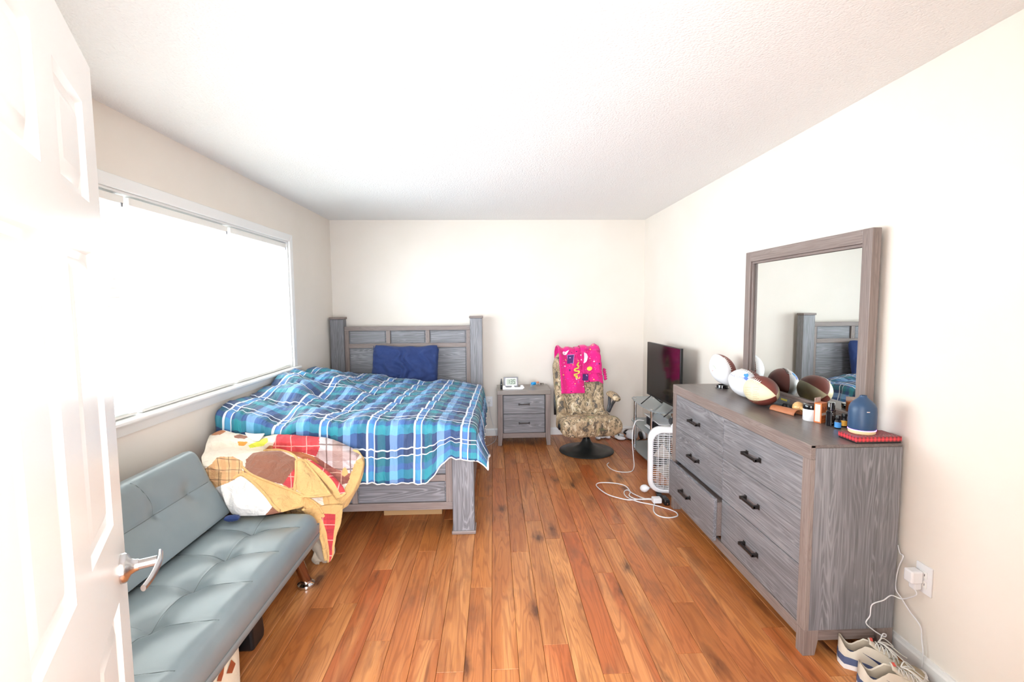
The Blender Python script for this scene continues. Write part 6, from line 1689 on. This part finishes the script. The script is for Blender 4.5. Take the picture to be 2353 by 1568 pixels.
# ================================================================== sneakers
MT['shoecream'] = simple('cream_mesh_suede', 'CFC6B6', 0.8, bump=0.2, bscale=300); MT['shoewhite'] = simple('worn_white_rubber', 'E4DEDA', 0.6, var=0.10, vscale=30); MT['shoeblue'] = simple('slate_blue_foam', '4A5678', 0.6)
MT['shoetan'] = simple('tan_suede', 'A8987E', 0.9, var=0.08); MT['shoenavy'] = simple('navy_overlay', '2A3358', 0.5); MT['shoelace'] = simple('off_white_lace', 'DAD8D2', 0.8); MT['shoein'] = simple('shoe_lining', 'B0A492', 0.9); MT['redtab'] = simple('red_tab', 'D8554A', 0.6)
def sneaker(label, heel, toe, mirror):
    d = (Vector(toe)-Vector(heel)); Ls = 0.295; ang = math.atan2(d.y, d.x)
    o = thing('sneaker', label, 'shoe', (heel[0], heel[1], 0), ang, group='pair of sneakers by the dresser')
    NS = 30
    def half(f):      # outline half width
        return 0.040*(min(1, f/0.07))**0.5*(1-0.16*gauss(f-0.42, 0.16))+0.010*sstep(0.35, 0.72, f) if f < 0.72 else (0.050*math.sqrt(max(0.0, 1-((f-0.72)/0.285)**2.2)))
    def zsole(f): return 0.036-0.012*sstep(0.2, 0.6, f)+0.004*sstep(0.8, 1, f)
    def spring(f): return 0.014*sstep(0.78, 1.0, f)+0.005*sstep(0.08, 0.0, f)
    def band(z0f, z1f, grow, nm, mat, f0=0.0, f1=1.0, inset=0.0):
        mb = MB(); R = []
        fs = [0.004+0.992*i/NS for i in range(NS+1)]
        fs = [f for f in fs if f0 <= f <= f1]
        for f in fs:
            x = f*Ls; w = half(f); sp_ = spring(f); z0 = sp_+z0f(f); z1 = sp_+z1f(f); g = grow
            R.append([Vector((x, -w-g, z0)), Vector((x, w+g, z0)), Vector((x, w+g*0.8, (z0+z1)/2)), Vector((x, w+g*0.3, z1)), Vector((x, -w-g*0.3, z1)), Vector((x, -w-g*0.8, (z0+z1)/2))])
        mb.rings(R); return mb.build(nm, mat, o, smooth=40, local=True)
    band(lambda f: 0.0, lambda f: 0.020-0.002*f, 0.006+0.0, 'outsole', 'shoewhite')
    band(lambda f: 0.020-0.002*f, lambda f: zsole(f)+0.012*sstep(0.55, 0.0, f), 0.005, 'midsole', 'shoeblue', 0.0, 0.62)
    band(lambda f: 0.018, lambda f: zsole(f), 0.005, 'midsole', 'shoewhite', 0.60, 1.0)
    # upper: outer wall -> collar -> lining -> insole, closed over the forefoot
    def top(f):      # height of the collar / instep
        if f < 0.30: return 0.098-0.030*math.sin(PI*sstep(0.0, 0.30, f)) + 0.014*gauss(f, 0.05)
        return 0.106-0.058*sstep(0.34, 0.86, f)-0.024*sstep(0.86, 1.0, f)
    R = []; NSEC = 11
    for i in range(NS+1):
        f = 0.012+0.978*i/NS; x = f*Ls; w = half(f)*0.97; zb = spring(f)+zsole(f)-0.006; zt_ = spring(f)+top(f)
        op = sstep(0.50, 0.40, f)*sstep(0.0, 0.04, f)            # 1 where the shoe is open
        ring = []
        for sgn in (1,):
            pass
        h = zt_-zb
        left = [(w, zb), (w*1.02, zb+h*0.30), (w*(0.95-0.06*(1-op)), zb+h*0.58), (w*(0.86-0.20*(1-op)), zb+h*0.82), (w*(0.76-0.36*(1-op)), zb+h*(1.0-0.04*(1-op)))]
        inn = [(w*(0.62*op+0.26*(1-op)), zt_-0.004*op), (w*(0.58*op+0.18*(1-op)), zt_-op*h*0.45), (w*(0.40*op+0.10*(1-op)), zt_+0.001-op*(h-0.006))]
        prof_ = left+inn
        pts = [Vector((x, y, z)) for y, z in prof_]+[Vector((x, -y, z)) for y, z in reversed(prof_)]
        R.append(pts)
    mb = MB(); n = len(R[0])
    for r in R: mb.v += r
    for i in range(NS):
        f = (i+0.5)/NS
        for j in range(n-1):
            a = i*n+j; mb.f.append((a, a+1, a+n+1, a+n))
            jj = j if j < n/2 else n-2-j
            mb.mi.append(2 if (4 < jj and f < 0.46) else (1 if f > 0.66 else 0))
    mb.f.append(tuple(range(n))); mb.mi.append(0); mb.f.append(tuple(NS*n+k for k in range(n))); mb.mi.append(1)
    up = mb.build('upper', ['shoecream', 'shoetan', 'shoein'], o, smooth=60, local=True)
    # tongue
    tg = MB(); tg.grid(lambda a, b_: Vector((Ls*(0.36+0.26*b_), (a-0.5)*0.044*(1-0.25*b_), 0.118-0.030*b_-0.010*(2*a-1)**2+0.010*gauss(b_, 0.2))), 8, 10)
    to = tg.build('tongue', 'shoecream', o, smooth=180, solid=0.006, local=True)
    MB().box(Ls*0.37, Ls*0.40, -0.010, 0.010, 0.1255, 0.1275).build('tab', 'redtab', to, local=True)
    la = MB()
    for k in range(5):
        f = 0.42+0.052*k; x = Ls*f; z = spring(f)+top(f)+0.010; w = half(f)*0.50
        la.tube([Vector((x, -w, z-0.010)), Vector((x+0.004, -w*0.4, z+0.002)), Vector((x+0.010, w*0.5, z+0.002)), Vector((x+0.016, w, z-0.012))], 0.0022, 6)
        la.tube([Vector((x, w, z-0.010)), Vector((x+0.004, w*0.4, z+0.005)), Vector((x+0.010, -w*0.5, z+0.005)), Vector((x+0.016, -w, z-0.012))], 0.0022, 6)
    x = Ls*0.46; z = 0.122
    for s_ in (-1, 1):
        la.tube(spline([Vector((x, 0, z)), Vector((x+0.02, s_*0.025, z+0.008)), Vector((x+0.055, s_*0.040, z-0.022)), Vector((x+0.045, s_*0.020, z-0.012)), Vector((x+0.01, 0, z))], 6), 0.0022, 6)
        la.tube(spline([Vector((x, 0, z)), Vector((x+0.03, s_*0.012, z-0.002)), Vector((x+0.075, s_*0.018, z-0.034)), Vector((x+0.10, s_*0.03, z-0.052))], 6), 0.0022, 6)
    la.build('laces', 'shoelace', o, smooth=180, local=True)
    # swoosh-like curved overlay on both sides and heel stripe
    upb = BVHTree.FromPolygons([v.co.copy() for v in up.data.vertices], [tuple(p.vertices) for p in up.data.polygons])
    for s_ in (-1, 1):
        ov = MB()
        cen = [(0.76, 0.050), (0.72, 0.041), (0.66, 0.038), (0.58, 0.043), (0.48, 0.053), (0.38, 0.066), (0.28, 0.080)]
        cpt = spline([Vector((a*Ls, 0, b_)) for a, b_ in cen], 5)
        P = []; m_ = len(cpt)-1
        for i, p in enumerate(cpt):
            f = i/m_; hw = 0.011*math.sin(PI*min(1, f*1.6)/2 if f < 0.62 else PI/2)*(1-sstep(0.35, 1.0, f))+0.0006
            for q in (-1, 1):
                h = upb.ray_cast(Vector((p.x, s_*0.12, p.z+q*hw)), Vector((0, -s_, 0)))
                P.append(h[0]+Vector((0, s_*0.0014, 0)) if h[0] else Vector((p.x, s_*half(p.x/Ls), p.z+q*hw)))
        ov.add(P, [(2*i, 2*i+1, 2*i+3, 2*i+2) for i in range(m_)])
        ov.build('side_overlay', 'shoenavy', o, smooth=180, local=True)
    return o
h1 = PXZ(1914, 1497, 0.01); t1 = PXZ(2100, 1531, 0.03); sneaker('cream and slate sneaker nearer the dresser leg', (h1.x-0.008, h1.y-0.033), (t1.x-0.018, t1.y-0.053), False)
h2_ = PXZ(1962, 1556, 0.01); t2 = PXZ(2150, 1580, 0.03); sneaker('cream and slate sneaker at the bottom edge, in front of the other', (h2_.x-0.020, h2_.y-0.042), (t2.x-0.024, t2.y-0.056), False)
